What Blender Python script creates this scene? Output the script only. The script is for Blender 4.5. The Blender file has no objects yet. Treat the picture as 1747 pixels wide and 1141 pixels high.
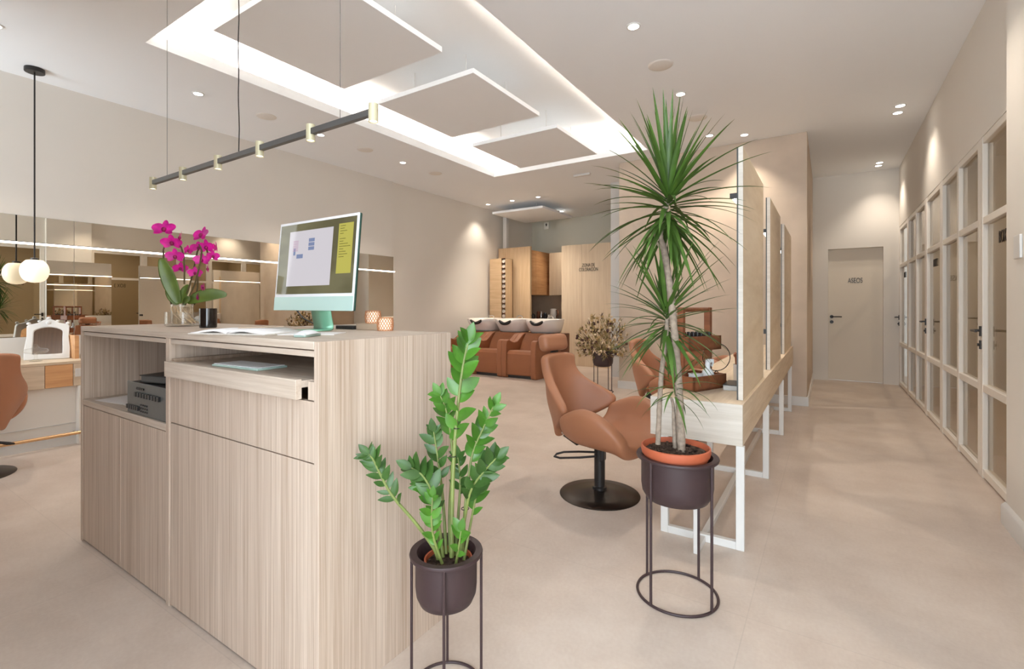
import bpy, math, random
from mathutils import Vector, Matrix
random.seed(7)
S = bpy.context.scene
C = S.collection
PI = math.pi
D2R = math.radians
YAW = 33.13

# ------------------------------------------------------------------ camera
cd = bpy.data.cameras.new('camera')
cam = bpy.data.objects.new('camera', cd)
C.objects.link(cam)
cam.location = (0, 0, 1.2)
cam.rotation_euler = (D2R(90), 0, D2R(YAW))
cd.sensor_fit = 'HORIZONTAL'
cd.sensor_width = 36.0
cd.lens = 825.0 / 1747.0 * 36.0
cd.shift_y = -(570.5 - 521.0) / 1747.0
cd.clip_start = 0.05
S.camera = cam

# ------------------------------------------------------------------ view, world, daylight
S.view_settings.view_transform = 'Standard'
S.view_settings.look = 'None'
S.view_settings.gamma = 1.0
S.view_settings.use_curve_mapping = False
S.view_settings.exposure = 0.38
S.cycles.use_denoising = True
S.cycles.max_bounces = 10
S.cycles.diffuse_bounces = 6
S.cycles.glossy_bounces = 6
S.cycles.transmission_bounces = 8
S.cycles.transparent_max_bounces = 12
S.cycles.sample_clamp_indirect = 6.0
S.cycles.caustics_reflective = False
S.cycles.caustics_refractive = False

W = bpy.data.worlds.new('sky')
S.world = W
W.use_nodes = True
W.node_tree.nodes['Background'].inputs[0].default_value = (0.80, 0.90, 1.0, 1)
W.node_tree.nodes['Background'].inputs[1].default_value = 1.3

DAY = 235.0      # daylight through the shop front
SPOT = 46.0      # every ceiling downlight
COVE = 68.0       # emission of the cove strips
WARM = (1.0, 0.88, 0.745)


def area_light(name, loc, rot, sx, sy, power, col):
    l = bpy.data.lights.new(name, 'AREA')
    l.shape = 'RECTANGLE'
    l.size, l.size_y = sx, sy
    l.energy = power
    l.color = col
    o = bpy.data.objects.new(name, l)
    C.objects.link(o)
    o.location = loc
    o.rotation_euler = rot
    return o


# daylight entering through the glazed shop front (behind the camera), aimed into the room
area_light('daylight_entrance', (-0.1, -2.45, 1.55), (D2R(114), 0, 0), 5.4, 2.8, DAY * 1.5, (0.82, 0.91, 1.0))
area_light('daylight_corner', (-5.2, -2.45, 1.75), (D2R(114), 0, 0), 1.6, 2.4, DAY * 0.55, (0.82, 0.91, 1.0))


# ------------------------------------------------------------------ materials
def lin(c):
    return tuple((x / 255.0 / 12.92) if x / 255.0 <= 0.04045 else ((x / 255.0 + 0.055) / 1.055) ** 2.4 for x in c)


def rgb(r, g, b):
    return lin((r, g, b)) + (1.0,)


def new_mat(name):
    m = bpy.data.materials.new(name)
    m.use_nodes = True
    nt = m.node_tree
    b = nt.nodes['Principled BSDF']
    return m, nt, b


def plain(name, col, rough=0.5, metal=0.0, spec=0.5, noise=0.0, nscale=8.0, bump=0.0, bscale=60.0, coat=0.0, emit=None, estr=0.0):
    m, nt, b = new_mat(name)
    b.inputs['Base Color'].default_value = col
    b.inputs['Roughness'].default_value = rough
    b.inputs['Metallic'].default_value = metal
    b.inputs['Specular IOR Level'].default_value = spec
    b.inputs['Coat Weight'].default_value = coat
    N = nt.nodes
    L = nt.links
    tc = N.new('ShaderNodeTexCoord')
    if noise > 0:
        n = N.new('ShaderNodeTexNoise')
        n.inputs['Scale'].default_value = nscale
        n.inputs['Detail'].default_value = 6
        L.new(tc.outputs['Object'], n.inputs['Vector'])
        r = N.new('ShaderNodeValToRGB')
        r.color_ramp.elements[0].position = 0.3
        r.color_ramp.elements[1].position = 0.7
        r.color_ramp.elements[0].color = tuple(max(0, c * (1 - noise)) for c in col[:3]) + (1,)
        r.color_ramp.elements[1].color = tuple(min(1, c * (1 + noise)) for c in col[:3]) + (1,)
        L.new(n.outputs['Fac'], r.inputs['Fac'])
        L.new(r.outputs['Color'], b.inputs['Base Color'])
    if bump > 0:
        n2 = N.new('ShaderNodeTexNoise')
        n2.inputs['Scale'].default_value = bscale
        n2.inputs['Detail'].default_value = 4
        L.new(tc.outputs['Object'], n2.inputs['Vector'])
        bp = N.new('ShaderNodeBump')
        bp.inputs['Strength'].default_value = bump
        bp.inputs['Distance'].default_value = 0.004
        L.new(n2.outputs['Fac'], bp.inputs['Height'])
        L.new(bp.outputs['Normal'], b.inputs['Normal'])
    if emit:
        b.inputs['Emission Color'].default_value = emit
        b.inputs['Emission Strength'].default_value = estr
    return m


def wood(name, light, dark, axis='Z', fine=70.0, stretch=0.035, rough=0.5, fig=0.35):
    """long-grained wood; axis = grain direction"""
    m, nt, b = new_mat(name)
    N = nt.nodes
    L = nt.links
    tc = N.new('ShaderNodeTexCoord')
    mp = N.new('ShaderNodeMapping')
    k = {'X': 0, 'Y': 1, 'Z': 2}[axis]
    sc = [1, 1, 1]
    sc[k] = stretch
    mp.inputs['Scale'].default_value = sc
    L.new(tc.outputs['Object'], mp.inputs['Vector'])
    n1 = N.new('ShaderNodeTexNoise')
    n1.inputs['Scale'].default_value = fine
    n1.inputs['Detail'].default_value = 5
    n1.inputs['Roughness'].default_value = 0.65
    L.new(mp.outputs['Vector'], n1.inputs['Vector'])
    n2 = N.new('ShaderNodeTexNoise')
    n2.inputs['Scale'].default_value = fine * 0.2
    n2.inputs['Detail'].default_value = 4
    n2.inputs['Distortion'].default_value = 0.8
    L.new(mp.outputs['Vector'], n2.inputs['Vector'])
    mx = N.new('ShaderNodeMix')
    mx.data_type = 'FLOAT'
    mx.inputs[0].default_value = fig
    L.new(n1.outputs['Fac'], mx.inputs[2])
    L.new(n2.outputs['Fac'], mx.inputs[3])
    r = N.new('ShaderNodeValToRGB')
    r.color_ramp.elements[0].position = 0.33
    r.color_ramp.elements[1].position = 0.66
    r.color_ramp.elements[0].color = dark
    r.color_ramp.elements[1].color = light
    L.new(mx.outputs[0], r.inputs['Fac'])
    L.new(r.outputs['Color'], b.inputs['Base Color'])
    b.inputs['Roughness'].default_value = rough
    bp = N.new('ShaderNodeBump')
    bp.inputs['Strength'].default_value = 0.12
    bp.inputs['Distance'].default_value = 0.002
    L.new(n1.outputs['Fac'], bp.inputs['Height'])
    L.new(bp.outputs['Normal'], b.inputs['Normal'])
    return m


def emitter(name, col, strength):
    m = bpy.data.materials.new(name)
    m.use_nodes = True
    nt = m.node_tree
    nt.nodes.remove(nt.nodes['Principled BSDF'])
    e = nt.nodes.new('ShaderNodeEmission')
    e.inputs[0].default_value = tuple(col) + (1,)
    e.inputs[1].default_value = strength
    nt.links.new(e.outputs[0], nt.nodes['Material Output'].inputs[0])
    return m


def mirror_mat(name, col, rough=0.0):
    m = bpy.data.materials.new(name)
    m.use_nodes = True
    nt = m.node_tree
    nt.nodes.remove(nt.nodes['Principled BSDF'])
    g = nt.nodes.new('ShaderNodeBsdfGlossy')
    g.inputs['Color'].default_value = tuple(col) + (1,)
    g.inputs['Roughness'].default_value = rough
    nt.links.new(g.outputs[0], nt.nodes['Material Output'].inputs[0])
    return m


def thin_glass(name, tint, ior=1.5, haze=0.0, hcol=(0.8, 0.8, 0.8)):
    m = bpy.data.materials.new(name)
    m.use_nodes = True
    nt = m.node_tree
    N, L = nt.nodes, nt.links
    N.remove(N['Principled BSDF'])
    t = N.new('ShaderNodeBsdfTransparent')
    t.inputs[0].default_value = tuple(tint) + (1,)
    g = N.new('ShaderNodeBsdfGlossy')
    g.inputs['Roughness'].default_value = 0.01
    f = N.new('ShaderNodeFresnel')
    geo = N.new('ShaderNodeNewGeometry')
    mi = N.new('ShaderNodeMix')
    mi.data_type = 'FLOAT'
    mi.inputs[2].default_value = ior
    mi.inputs[3].default_value = 1.0 / ior      # thin sheet: same reflectance from either side
    L.new(geo.outputs['Backfacing'], mi.inputs[0])
    L.new(mi.outputs[0], f.inputs['IOR'])
    mx = N.new('ShaderNodeMixShader')
    L.new(f.outputs[0], mx.inputs[0])
    src = t
    if haze > 0:
        d = N.new('ShaderNodeBsdfDiffuse')
        d.inputs[0].default_value = tuple(hcol) + (1,)
        m2 = N.new('ShaderNodeMixShader')
        m2.inputs[0].default_value = haze
        L.new(t.outputs[0], m2.inputs[1])
        L.new(d.outputs[0], m2.inputs[2])
        src = m2
    L.new(src.outputs[0], mx.inputs[1])
    L.new(g.outputs[0], mx.inputs[2])
    L.new(mx.outputs[0], N['Material Output'].inputs[0])
    return m


def floor_mat():
    m, nt, b = new_mat('floor_tile')
    N, L = nt.nodes, nt.links
    tc = N.new('ShaderNodeTexCoord')
    n = N.new('ShaderNodeTexNoise')
    n.inputs['Scale'].default_value = 2.2
    n.inputs['Detail'].default_value = 9
    n.inputs['Roughness'].default_value = 0.62
    L.new(tc.outputs['Object'], n.inputs['Vector'])
    r = N.new('ShaderNodeValToRGB')
    r.color_ramp.elements[0].position = 0.32
    r.color_ramp.elements[1].position = 0.68
    r.color_ramp.elements[0].color = rgb(194, 178, 165)
    r.color_ramp.elements[1].color = rgb(212, 198, 186)
    L.new(n.outputs['Fac'], r.inputs['Fac'])
    n3 = N.new('ShaderNodeTexNoise')
    n3.inputs['Scale'].default_value = 70
    n3.inputs['Detail'].default_value = 3
    L.new(tc.outputs['Object'], n3.inputs['Vector'])
    br = N.new('ShaderNodeTexBrick')
    br.offset = 0.0
    br.inputs['Color1'].default_value = (1, 1, 1, 1)
    br.inputs['Color2'].default_value = (0.965, 0.965, 0.965, 1)
    br.inputs['Mortar'].default_value = (0.9, 0.9, 0.9, 1)
    br.inputs['Scale'].default_value = 1.0
    br.inputs['Mortar Size'].default_value = 0.0022
    br.inputs['Mortar Smooth'].default_value = 0.1
    br.inputs['Brick Width'].default_value = 1.2
    br.inputs['Row Height'].default_value = 1.2
    mp = N.new('ShaderNodeMapping')
    mp.inputs['Location'].default_value = (0.26, 0.35, 0)
    L.new(tc.outputs['Object'], mp.inputs['Vector'])
    L.new(mp.outputs['Vector'], br.inputs['Vector'])
    mx = N.new('ShaderNodeMix')
    mx.data_type = 'RGBA'
    mx.blend_type = 'MULTIPLY'
    mx.inputs[0].default_value = 1.0
    L.new(r.outputs['Color'], mx.inputs[6])
    L.new(br.outputs['Color'], mx.inputs[7])
    mx2 = N.new('ShaderNodeMix')
    mx2.data_type = 'RGBA'
    mx2.blend_type = 'OVERLAY'
    mx2.inputs[0].default_value = 0.10
    L.new(mx.outputs[2], mx2.inputs[6])
    L.new(n3.outputs['Fac'], mx2.inputs[7])
    L.new(mx2.outputs[2], b.inputs['Base Color'])
    b.inputs['Roughness'].default_value = 0.42
    b.inputs['Specular IOR Level'].default_value = 0.35
    return m


M = {}
M['wall'] = plain('wall_paint', rgb(230, 225, 217), 0.85, spec=0.2, noise=0.012, nscale=1.5)
M['ceiling'] = plain('ceiling_paint', rgb(244, 246, 248), 0.9, spec=0.15, noise=0.008, nscale=1.0)
M['cabin'] = plain('cabin_paint', rgb(208, 196, 174), 0.85, spec=0.2, noise=0.012, nscale=1.5)
M['plaster'] = plain('microcement', rgb(205, 188, 170), 0.75, spec=0.25, noise=0.07, nscale=3.5)
M['cool_wall'] = plain('grey_green_wall', rgb(214, 212, 198), 0.85, spec=0.2, noise=0.012, nscale=1.5)
M['white'] = plain('white_lacquer', rgb(220, 218, 214), 0.4, spec=0.4, noise=0.006, nscale=5)
M['frame'] = plain('cream_lacquer', rgb(236, 230, 221), 0.35, spec=0.45, noise=0.006, nscale=5)
M['door'] = plain('door_lacquer', rgb(226, 216, 200), 0.5, spec=0.3, noise=0.01, nscale=2)
M['floor'] = floor_mat()
M['oak_v'] = wood('pale_oak_upright', rgb(217, 200, 184), rgb(170, 147, 127), 'Z', 140, 0.012)
M['oak_h'] = wood('pale_oak_level', rgb(216, 202, 187), rgb(184, 165, 147), 'X', 90, 0.03)
M['oak_shaded'] = wood('oak_inside_shaded', rgb(180, 158, 138), rgb(142, 120, 102), 'Z', 85, 0.018)  # the counter oak again, darkened to paint in the shade of its bays
M['oak_white_x'] = wood('whitewashed_oak_level', rgb(214, 206, 195), rgb(192, 182, 168), 'X', 70, 0.05)
M['oak_white_y'] = wood('whitewashed_oak_long', rgb(226, 208, 184), rgb(196, 174, 146), 'Y', 38, 0.06)
M['oak_panel'] = wood('oak_veneer', rgb(228, 210, 184), rgb(204, 182, 152), 'Y', 22, 0.16, fig=0.6)
M['oak_warm'] = wood('warm_oak', rgb(222, 172, 122), rgb(190, 136, 88), 'Y', 40, 0.06)
M['oak_kitchen'] = wood('kitchen_oak', rgb(218, 190, 154), rgb(194, 162, 124), 'Z', 30, 0.06)
M['oak_kitchen_h'] = wood('kitchen_oak_level', rgb(220, 190, 152), rgb(196, 162, 122), 'X', 26, 0.08)
M['oak_zone'] = wood('partition_oak', rgb(226, 206, 178), rgb(206, 182, 152), 'Z', 26, 0.05)
M['dark_oak'] = wood('smoked_oak', rgb(150, 118, 92), rgb(120, 92, 70), 'Z', 40, 0.03)
M['caddy'] = wood('reddish_wood', rgb(150, 90, 56), rgb(112, 64, 40), 'Y', 40, 0.08, 0.4)
M['leather'] = plain('cognac_leather', rgb(160, 108, 78), 0.48, spec=0.4, noise=0.05, nscale=5, bump=0.06, bscale=260)
M['leather_dark'] = plain('cognac_leather_wash', rgb(140, 88, 58), 0.5, spec=0.35, noise=0.06, nscale=5, bump=0.06, bscale=260)
M['leather_back'] = plain('brown_leather', rgb(112, 66, 44), 0.5, spec=0.35, noise=0.06, nscale=5, bump=0.06, bscale=260)
M['black'] = plain('black_metal', rgb(44, 40, 38), 0.4, metal=0.3, noise=0.05, nscale=20)
M['black_base'] = plain('black_base', rgb(52, 44, 38), 0.33, metal=0.75, noise=0.05, nscale=6)
M['chrome'] = plain('chrome', rgb(220, 220, 220), 0.15, metal=1.0, noise=0.02)
M['brass'] = plain('brass', rgb(214, 176, 132), 0.25, metal=0.9, noise=0.03)
M['plum'] = plain('plum_brown_metal', rgb(60, 44, 45), 0.5, spec=0.4, noise=0.05, nscale=9, bump=0.03, bscale=120)
M['terracotta'] = plain('terracotta', rgb(178, 90, 58), 0.6, noise=0.06, nscale=9)
M['soil'] = plain('soil', rgb(70, 56, 48), 0.95, spec=0.1, noise=0.75, nscale=55, bump=0.9, bscale=70)
M['leaf'] = plain('dracaena_leaf', rgb(68, 96, 36), 0.45, spec=0.35, noise=0.4, nscale=7)
M['zz'] = plain('glossy_leaf', rgb(68, 114, 34), 0.36, spec=0.5, noise=0.4, nscale=12)
M['zz_dark'] = plain('glossy_leaf_dark', rgb(58, 90, 38), 0.34, spec=0.35, noise=0.35, nscale=12)
M['zstem'] = plain('green_stem', rgb(118, 130, 70), 0.5, noise=0.2, nscale=14)
M['bark'] = plain('pale_bark', rgb(146, 130, 114), 0.85, noise=0.25, nscale=60, bump=0.8, bscale=80)
M['orchid'] = plain('magenta_petal', rgb(214, 24, 150), 0.5, noise=0.3, nscale=30)
M['orchid_core'] = plain('deep_magenta', rgb(140, 10, 80), 0.5, noise=0.2, nscale=30)
M['orchid_leaf'] = plain('orchid_leaf', rgb(92, 112, 44), 0.35, noise=0.3, nscale=10)
M['orchid_stem'] = plain('orchid_stem', rgb(88, 76, 46), 0.5, noise=0.2, nscale=20)
M['root'] = plain('pale_root', rgb(206, 178, 140), 0.7, noise=0.2, nscale=30)
M['glass'] = thin_glass('clear_glass', (0.975, 0.975, 0.965), 1.35, 0.03)
M['glazing'] = thin_glass('cabin_glass', (0.93, 0.89, 0.82), 1.5)
M['shop_glass'] = thin_glass('shopfront_glass', (0.96, 0.98, 0.98), 1.5)
M['mirror'] = mirror_mat('bronze_mirror', (0.80, 0.75, 0.66))
M['mirror_clear'] = mirror_mat('clear_mirror', (0.84, 0.82, 0.78))
M['dark_edge'] = plain('mirror_edge', rgb(60, 60, 56), 0.3, noise=0.03)
M['track'] = plain('grey_track', rgb(92, 90, 88), 0.45, metal=0.2, noise=0.03)
M['champagne'] = plain('champagne_metal', rgb(206, 198, 166), 0.45, metal=0.15, noise=0.03)
M['led'] = emitter('led_strip', (1.0, 0.87, 0.76), 5.5)
M['cove_led'] = emitter('cove_led', (1.0, 0.88, 0.75), COVE)
M['downlight'] = emitter('downlight_lens', (1.0, 0.93, 0.84), 14.0)
M['spot_lens'] = emitter('spot_lens', (1.0, 0.9, 0.7), 3.0)
M['globe'] = plain('opal_glass', rgb(250, 240, 220), 0.3, noise=0.01, emit=(1.0, 0.86, 0.64, 1), estr=0.55)
M['speaker'] = plain('grille_paint', rgb(230, 225, 218), 0.8, noise=0.03, nscale=200)
M['grey_steel'] = plain('grey_steel', rgb(104, 104, 102), 0.45, metal=0.3, noise=0.04, nscale=30)
M['dark_plastic'] = plain('dark_plastic', rgb(34, 32, 32), 0.4, noise=0.08, nscale=30)
M['paper'] = plain('paper', rgb(240, 236, 234), 0.8, noise=0.015, nscale=30)
M['paper_tan'] = plain('tan_paper', rgb(196, 172, 148), 0.8, noise=0.04, nscale=20)
M['key_white'] = plain('key_white', rgb(236, 236, 238), 0.5, noise=0.01)
M['mint'] = plain('mint_metal', rgb(190, 216, 208), 0.35, metal=0.15, noise=0.015)
M['mint_deep'] = plain('mint_stand', rgb(140, 200, 168), 0.3, metal=0.25, noise=0.02)
M['green_edge'] = plain('deep_green_edge', rgb(46, 76, 66), 0.35, metal=0.2, noise=0.03)
M['ceramic'] = plain('white_ceramic', rgb(240, 232, 224), 0.18, spec=0.5, noise=0.01)
M['wicker'] = plain('wicker', rgb(196, 138, 96), 0.6, noise=0.12, nscale=60)
M['candle_glow'] = plain('glowing_tealight_glass', rgb(255, 236, 214), 0.4, noise=0.02, emit=(1.0, 0.84, 0.68, 1), estr=0.5)
M['black_glass'] = plain('black_glass', rgb(34, 28, 26), 0.08, spec=0.6, noise=0.05, nscale=20)
M['frosted'] = plain('frosted_plastic', rgb(232, 232, 230), 0.35, noise=0.02)
M['dry1'] = plain('dried_straw', rgb(186, 156, 108), 0.8, noise=0.3, nscale=40)
M['dry2'] = plain('dried_olive', rgb(146, 130, 84), 0.8, noise=0.3, nscale=40)
M['dry3'] = plain('dried_plum', rgb(84, 56, 52), 0.8, noise=0.3, nscale=40)
M['dry4'] = plain('dried_cream', rgb(226, 206, 178), 0.8, noise=0.15, nscale=40)
M['towel'] = plain('white_towel', rgb(228, 216, 200), 0.9, noise=0.08, nscale=60, bump=0.4, bscale=120)
M['copper'] = plain('copper', rgb(190, 130, 104), 0.3, metal=0.8, noise=0.05)
M['letter'] = plain('dark_letters', rgb(40, 31, 26), 0.4, metal=0.3, noise=0.05)
M['tile_grey'] = plain('splashback', rgb(198, 178, 156), 0.4, noise=0.05, nscale=6)
M['exit_green'] = plain('sign_white', rgb(226, 226, 216), 0.5, noise=0.02)


# ------------------------------------------------------------------ mesh builder
class MB:
    def __init__(s):
        s.v, s.f = [], []

    def add(s, vs, fs, mtx=None):
        o = len(s.v)
        for p in vs:
            p = Vector(p)
            s.v.append(tuple(mtx @ p) if mtx else tuple(p))
        s.f += [tuple(i + o for i in f) for f in fs]
        return s

    def box(s, x0, x1, y0, y1, z0, z1, mtx=None):
        vs = [(x, y, z) for z in (z0, z1) for y in (y0, y1) for x in (x0, x1)]
        fs = [(0, 2, 3, 1), (4, 5, 7, 6), (0, 1, 5, 4), (2, 6, 7, 3), (0, 4, 6, 2), (1, 3, 7, 5)]
        return s.add(vs, fs, mtx)

    def obox(s, c, size, rz=0, rx=0, ry=0):
        m = Matrix.Translation(c) @ Matrix.Rotation(rz, 4, 'Z') @ Matrix.Rotation(ry, 4, 'Y') @ Matrix.Rotation(rx, 4, 'X')
        a, b, d = size[0] / 2, size[1] / 2, size[2] / 2
        return s.box(-a, a, -b, b, -d, d, m)

    def lathe(s, prof, n=32, c=(0, 0, 0), mtx=None):
        vs, fs = [], []
        k = len(prof)
        for i in range(n):
            a = 2 * PI * i / n
            for r, z in prof:
                vs.append((c[0] + r * math.cos(a), c[1] + r * math.sin(a), c[2] + z))
        for i in range(n):
            j = (i + 1) % n
            for q in range(k - 1):
                fs.append((i * k + q, j * k + q, j * k + q + 1, i * k + q + 1))
        if prof[0][0] > 1e-6:
            fs.append(tuple(i * k for i in reversed(range(n))))
        if prof[-1][0] > 1e-6:
            fs.append(tuple(i * k + k - 1 for i in range(n)))
        return s.add(vs, fs, mtx)

    def ring(s, R, r, n=40, m=8, c=(0, 0, 0), mtx=None):
        vs, fs = [], []
        for i in range(n):
            a = 2 * PI * i / n
            for j in range(m):
                b = 2 * PI * j / m
                q = R + r * math.cos(b)
                vs.append((c[0] + q * math.cos(a), c[1] + q * math.sin(a), c[2] + r * math.sin(b)))
        for i in range(n):
            for j in range(m):
                fs.append((i * m + j, ((i + 1) % n) * m + j, ((i + 1) % n) * m + (j + 1) % m, i * m + (j + 1) % m))
        return s.add(vs, fs, mtx)

    def tube(s, pts, r, n=8, cap=True):
        pts = [Vector(p) for p in pts]
        k = len(pts)
        rs = r if isinstance(r, (list, tuple)) else [r] * k
        vs, fs = [], []
        t0 = (pts[1] - pts[0]).normalized()
        ref = Vector((0, 0, 1)) if abs(t0.z) < 0.9 else Vector((1, 0, 0))
        u = t0.cross(ref).normalized()
        for i, p in enumerate(pts):
            t = (pts[min(i + 1, k - 1)] - pts[max(i - 1, 0)]).normalized()
            u = (u - t * u.dot(t)).normalized()
            w = t.cross(u)
            for j in range(n):
                a = 2 * PI * j / n
                vs.append(p + (u * math.cos(a) + w * math.sin(a)) * rs[i])
        for i in range(k - 1):
            for j in range(n):
                fs.append((i * n + j, i * n + (j + 1) % n, (i + 1) * n + (j + 1) % n, (i + 1) * n + j))
        if cap:
            fs.append(tuple(reversed(range(n))))
            fs.append(tuple((k - 1) * n + j for j in range(n)))
        return s.add(vs, fs)

    def cyl(s, p0, p1, r0, r1=None, n=20):
        return s.tube([p0, p1], [r0, r0 if r1 is None else r1], n)

    def ball(s, c, r, sc=(1, 1, 1), nu=20, nv=12):
        prof = []
        for i in range(nv + 1):
            a = -PI / 2 + PI * i / nv
            prof.append((max(0.0, math.cos(a)) * r, math.sin(a) * r))
        prof[0] = (0, -r)
        prof[-1] = (0, r)
        m = Matrix.Translation(c) @ Matrix.Diagonal((sc[0], sc[1], sc[2], 1))
        return s.lathe(prof, nu, mtx=m)

    def prism(s, poly, axis, a, b):
        """poly in the plane across axis ('x': (y,z), 'y': (x,z), 'z': (x,y))"""
        def mk(p, t):
            return {'x': (t, p[0], p[1]), 'y': (p[0], t, p[1]), 'z': (p[0], p[1], t)}[axis]
        n = len(poly)
        vs = [mk(p, a) for p in poly] + [mk(p, b) for p in poly]
        fs = [tuple(reversed(range(n))), tuple(range(n, 2 * n))]
        fs += [(i, (i + 1) % n, n + (i + 1) % n, n + i) for i in range(n)]
        return s.add(vs, fs)

    def frame(s, outer, inner, axis, a, b):
        def mk(p, t):
            return {'x': (t, p[0], p[1]), 'y': (p[0], t, p[1]), 'z': (p[0], p[1], t)}[axis]
        n = len(outer)
        vs = [mk(p, a) for p in outer] + [mk(p, a) for p in inner] + [mk(p, b) for p in outer] + [mk(p, b) for p in inner]
        fs = []
        for i in range(n):
            j = (i + 1) % n
            fs += [(i, j, n + j, n + i), (2 * n + i, 3 * n + i, 3 * n + j, 2 * n + j),
                   (i, 2 * n + i, 2 * n + j, j), (n + i, n + j, 3 * n + j, 3 * n + i)]
        return s.add(vs, fs)

    def grid(s, pts):
        nu, nv = len(pts), len(pts[0])
        vs = [p for row in pts for p in row]
        fs = [(i * nv + j, (i + 1) * nv + j, (i + 1) * nv + j + 1, i * nv + j + 1) for i in range(nu - 1) for j in range(nv - 1)]
        return s.add(vs, fs)

    def blade(s, base, d, length, width, droop, n=8, fold=0.25, wf=None):
        """a leaf blade that bends under its weight"""
        p = Vector(base)
        d = Vector(d).normalized()
        rows = []
        for i in range(n + 1):
            t = i / n
            side = d.cross(Vector((0, 0, 1)))
            if side.length < 1e-3:
                side = Vector((1, 0, 0))
            side.normalize()
            up = side.cross(d).normalized()
            w = width * (wf(t) if wf else (min(1, 0.45 + 1.9 * t) * (1 - t) ** 0.75 * 1.12))
            rows.append((p + side * w + up * w * fold, p.copy(), p - side * w + up * w * fold))
            d = (d + Vector((0, 0, -droop / n * (0.5 + t)))).normalized()
            p = p + d * (length / n)
        return s.grid(rows)

    def build(s, name, mat, parent=None, smooth=True, bevel=0.0, sub=0, solid=0.0, world=True, seg=2, ang=35):
        off = Vector((0, 0, 0))
        pp = parent
        while world and pp is not None:
            if '_o' in pp:
                off = Vector(pp['_o'])
                break
            pp = pp.parent
        me = bpy.data.meshes.new(name)
        me.from_pydata([tuple(Vector(p) - off) for p in s.v], [], s.f)
        me.update()
        me.materials.append(mat)
        if smooth:
            me.polygons.foreach_set('use_smooth', [True] * len(me.polygons))
            me.set_sharp_from_angle(angle=D2R(ang))
        o = bpy.data.objects.new(name, me)
        C.objects.link(o)
        if parent is not None:
            o.parent = parent
        if solid:
            md = o.modifiers.new('solid', 'SOLIDIFY')
            md.thickness = solid
            md.offset = 0
        if bevel:
            md = o.modifiers.new('bevel', 'BEVEL')
            md.width = bevel
            md.segments = seg
            md.limit_method = 'ANGLE'
            md.angle_limit = D2R(40)
        if sub:
            md = o.modifiers.new('sub', 'SUBSURF')
            md.levels = sub
            md.render_levels = sub
        return o


def tag(o, label=None, cat=None, group=None, kind=None):
    if label:
        o['label'] = label
    if cat:
        o['category'] = cat
    if group:
        o['group'] = group
    if kind:
        o['kind'] = kind
    return o


def thing(name, label, cat, loc=(0, 0, 0), rz=0.0, group=None, kind=None):
    o = bpy.data.objects.new(name, None)
    C.objects.link(o)
    o.empty_display_size = 0.1
    o.location = loc
    o.rotation_euler = (0, 0, rz)
    return tag(o, label, cat, group, kind)


def wthing(name, label, cat, loc, group=None, kind=None):
    """a thing whose parts are written in room coordinates"""
    o = thing(name, label, cat, loc, 0, group, kind)
    o['_o'] = list(loc)
    return o


def kids(o):
    return [c for c in bpy.data.objects if c.parent == o]


def copy_tree(o, parent=None):
    c = o.copy()
    C.objects.link(c)
    if parent is not None:
        c.parent = parent
    for ch in kids(o):
        copy_tree(ch, c)
    return c


def clone(o, loc, rz, label, group=None):
    c = copy_tree(o)
    c.location = loc
    c.rotation_euler = (0, 0, rz)
    c['label'] = label
    if group:
        c['group'] = group
    return c


def struct(name, mb, mat, bevel=0.0, label=None, **kw):
    o = mb.build(name, mat, bevel=bevel, **kw)
    o['kind'] = 'structure'
    if label:
        o['label'] = label
    return o


def lettering(name, body, mat, loc, rot, size, sx=1.0, parent=None, depth=0.004, align='CENTER', line=1.0):
    cu = bpy.data.curves.new(name, 'FONT')
    cu.body = body
    cu.size = size
    cu.extrude = depth / 2
    cu.offset = -0.009 * size
    cu.align_x = align
    cu.align_y = 'CENTER'
    cu.space_line = line
    cu.materials.append(mat)
    o = bpy.data.objects.new(name, cu)
    C.objects.link(o)
    o.rotation_euler = rot
    o.scale = (sx, 1, 1)
    if parent is not None:
        o.parent = parent
        o.location = Vector(loc) - Vector(parent['_o'] if '_o' in parent else (0, 0, 0))
    else:
        o.location = loc
    return o


ORD = ['first', 'second', 'third', 'fourth', 'fifth', 'sixth', 'seventh', 'eighth', 'ninth', 'tenth', 'eleventh', 'twelfth']
CH = 3.27      # ceiling height
XL = -6.10     # left wall face
XR = 0.90      # cabin glazing plane
YB = 10.30     # kitchen back wall
YF = -2.60     # shop front
CABINS = []

# ================================================================== SETTING
mb = MB().box(XL - 0.15, 3.4, YF - 0.15, YB + 0.2, -0.1, 0)
struct('floor', mb, M['floor'])
# ceiling with the lit recess left open
cx0, cx1, cy0, cy1 = -4.50, -2.00, 1.61, 6.37
mb = MB()
e_ = 0.02
mb.box(XL - 0.15, cx0 - e_, YF - 0.15, YB + 0.2, CH, CH + 0.03)
mb.box(cx1 + e_, 3.4, YF - 0.15, YB + 0.2, CH, CH + 0.03)
mb.box(cx0 - e_, cx1 + e_, YF - 0.15, cy0 - e_, CH, CH + 0.03)
mb.box(cx0 - e_, cx1 + e_, cy1 + e_, YB + 0.2, CH, CH + 0.03)
struct('ceiling', mb, M['ceiling'])
t = 0.16
mb = MB()
mb.box(cx0 - t, cx1 + t, cy0 - t, cy1 + t, 3.62, 3.65)
mb.box(cx0 - t - 0.03, cx0 - t, cy0 - t, cy1 + t, CH + 0.03, 3.65)
mb.box(cx1 + t, cx1 + t + 0.03, cy0 - t, cy1 + t, CH + 0.03, 3.65)
mb.box(cx0 - t, cx1 + t, cy0 - t - 0.03, cy0 - t, CH + 0.03, 3.65)
mb.box(cx0 - t, cx1 + t, cy1 + t, cy1 + t + 0.03, CH + 0.03, 3.65)
struct('ceiling_recess', mb, M['ceiling'])
lip = 3.365
mb = MB()
mb.box(cx0 - 0.02, cx0, cy0 - 0.02, cy1 + 0.02, CH, lip)
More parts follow.
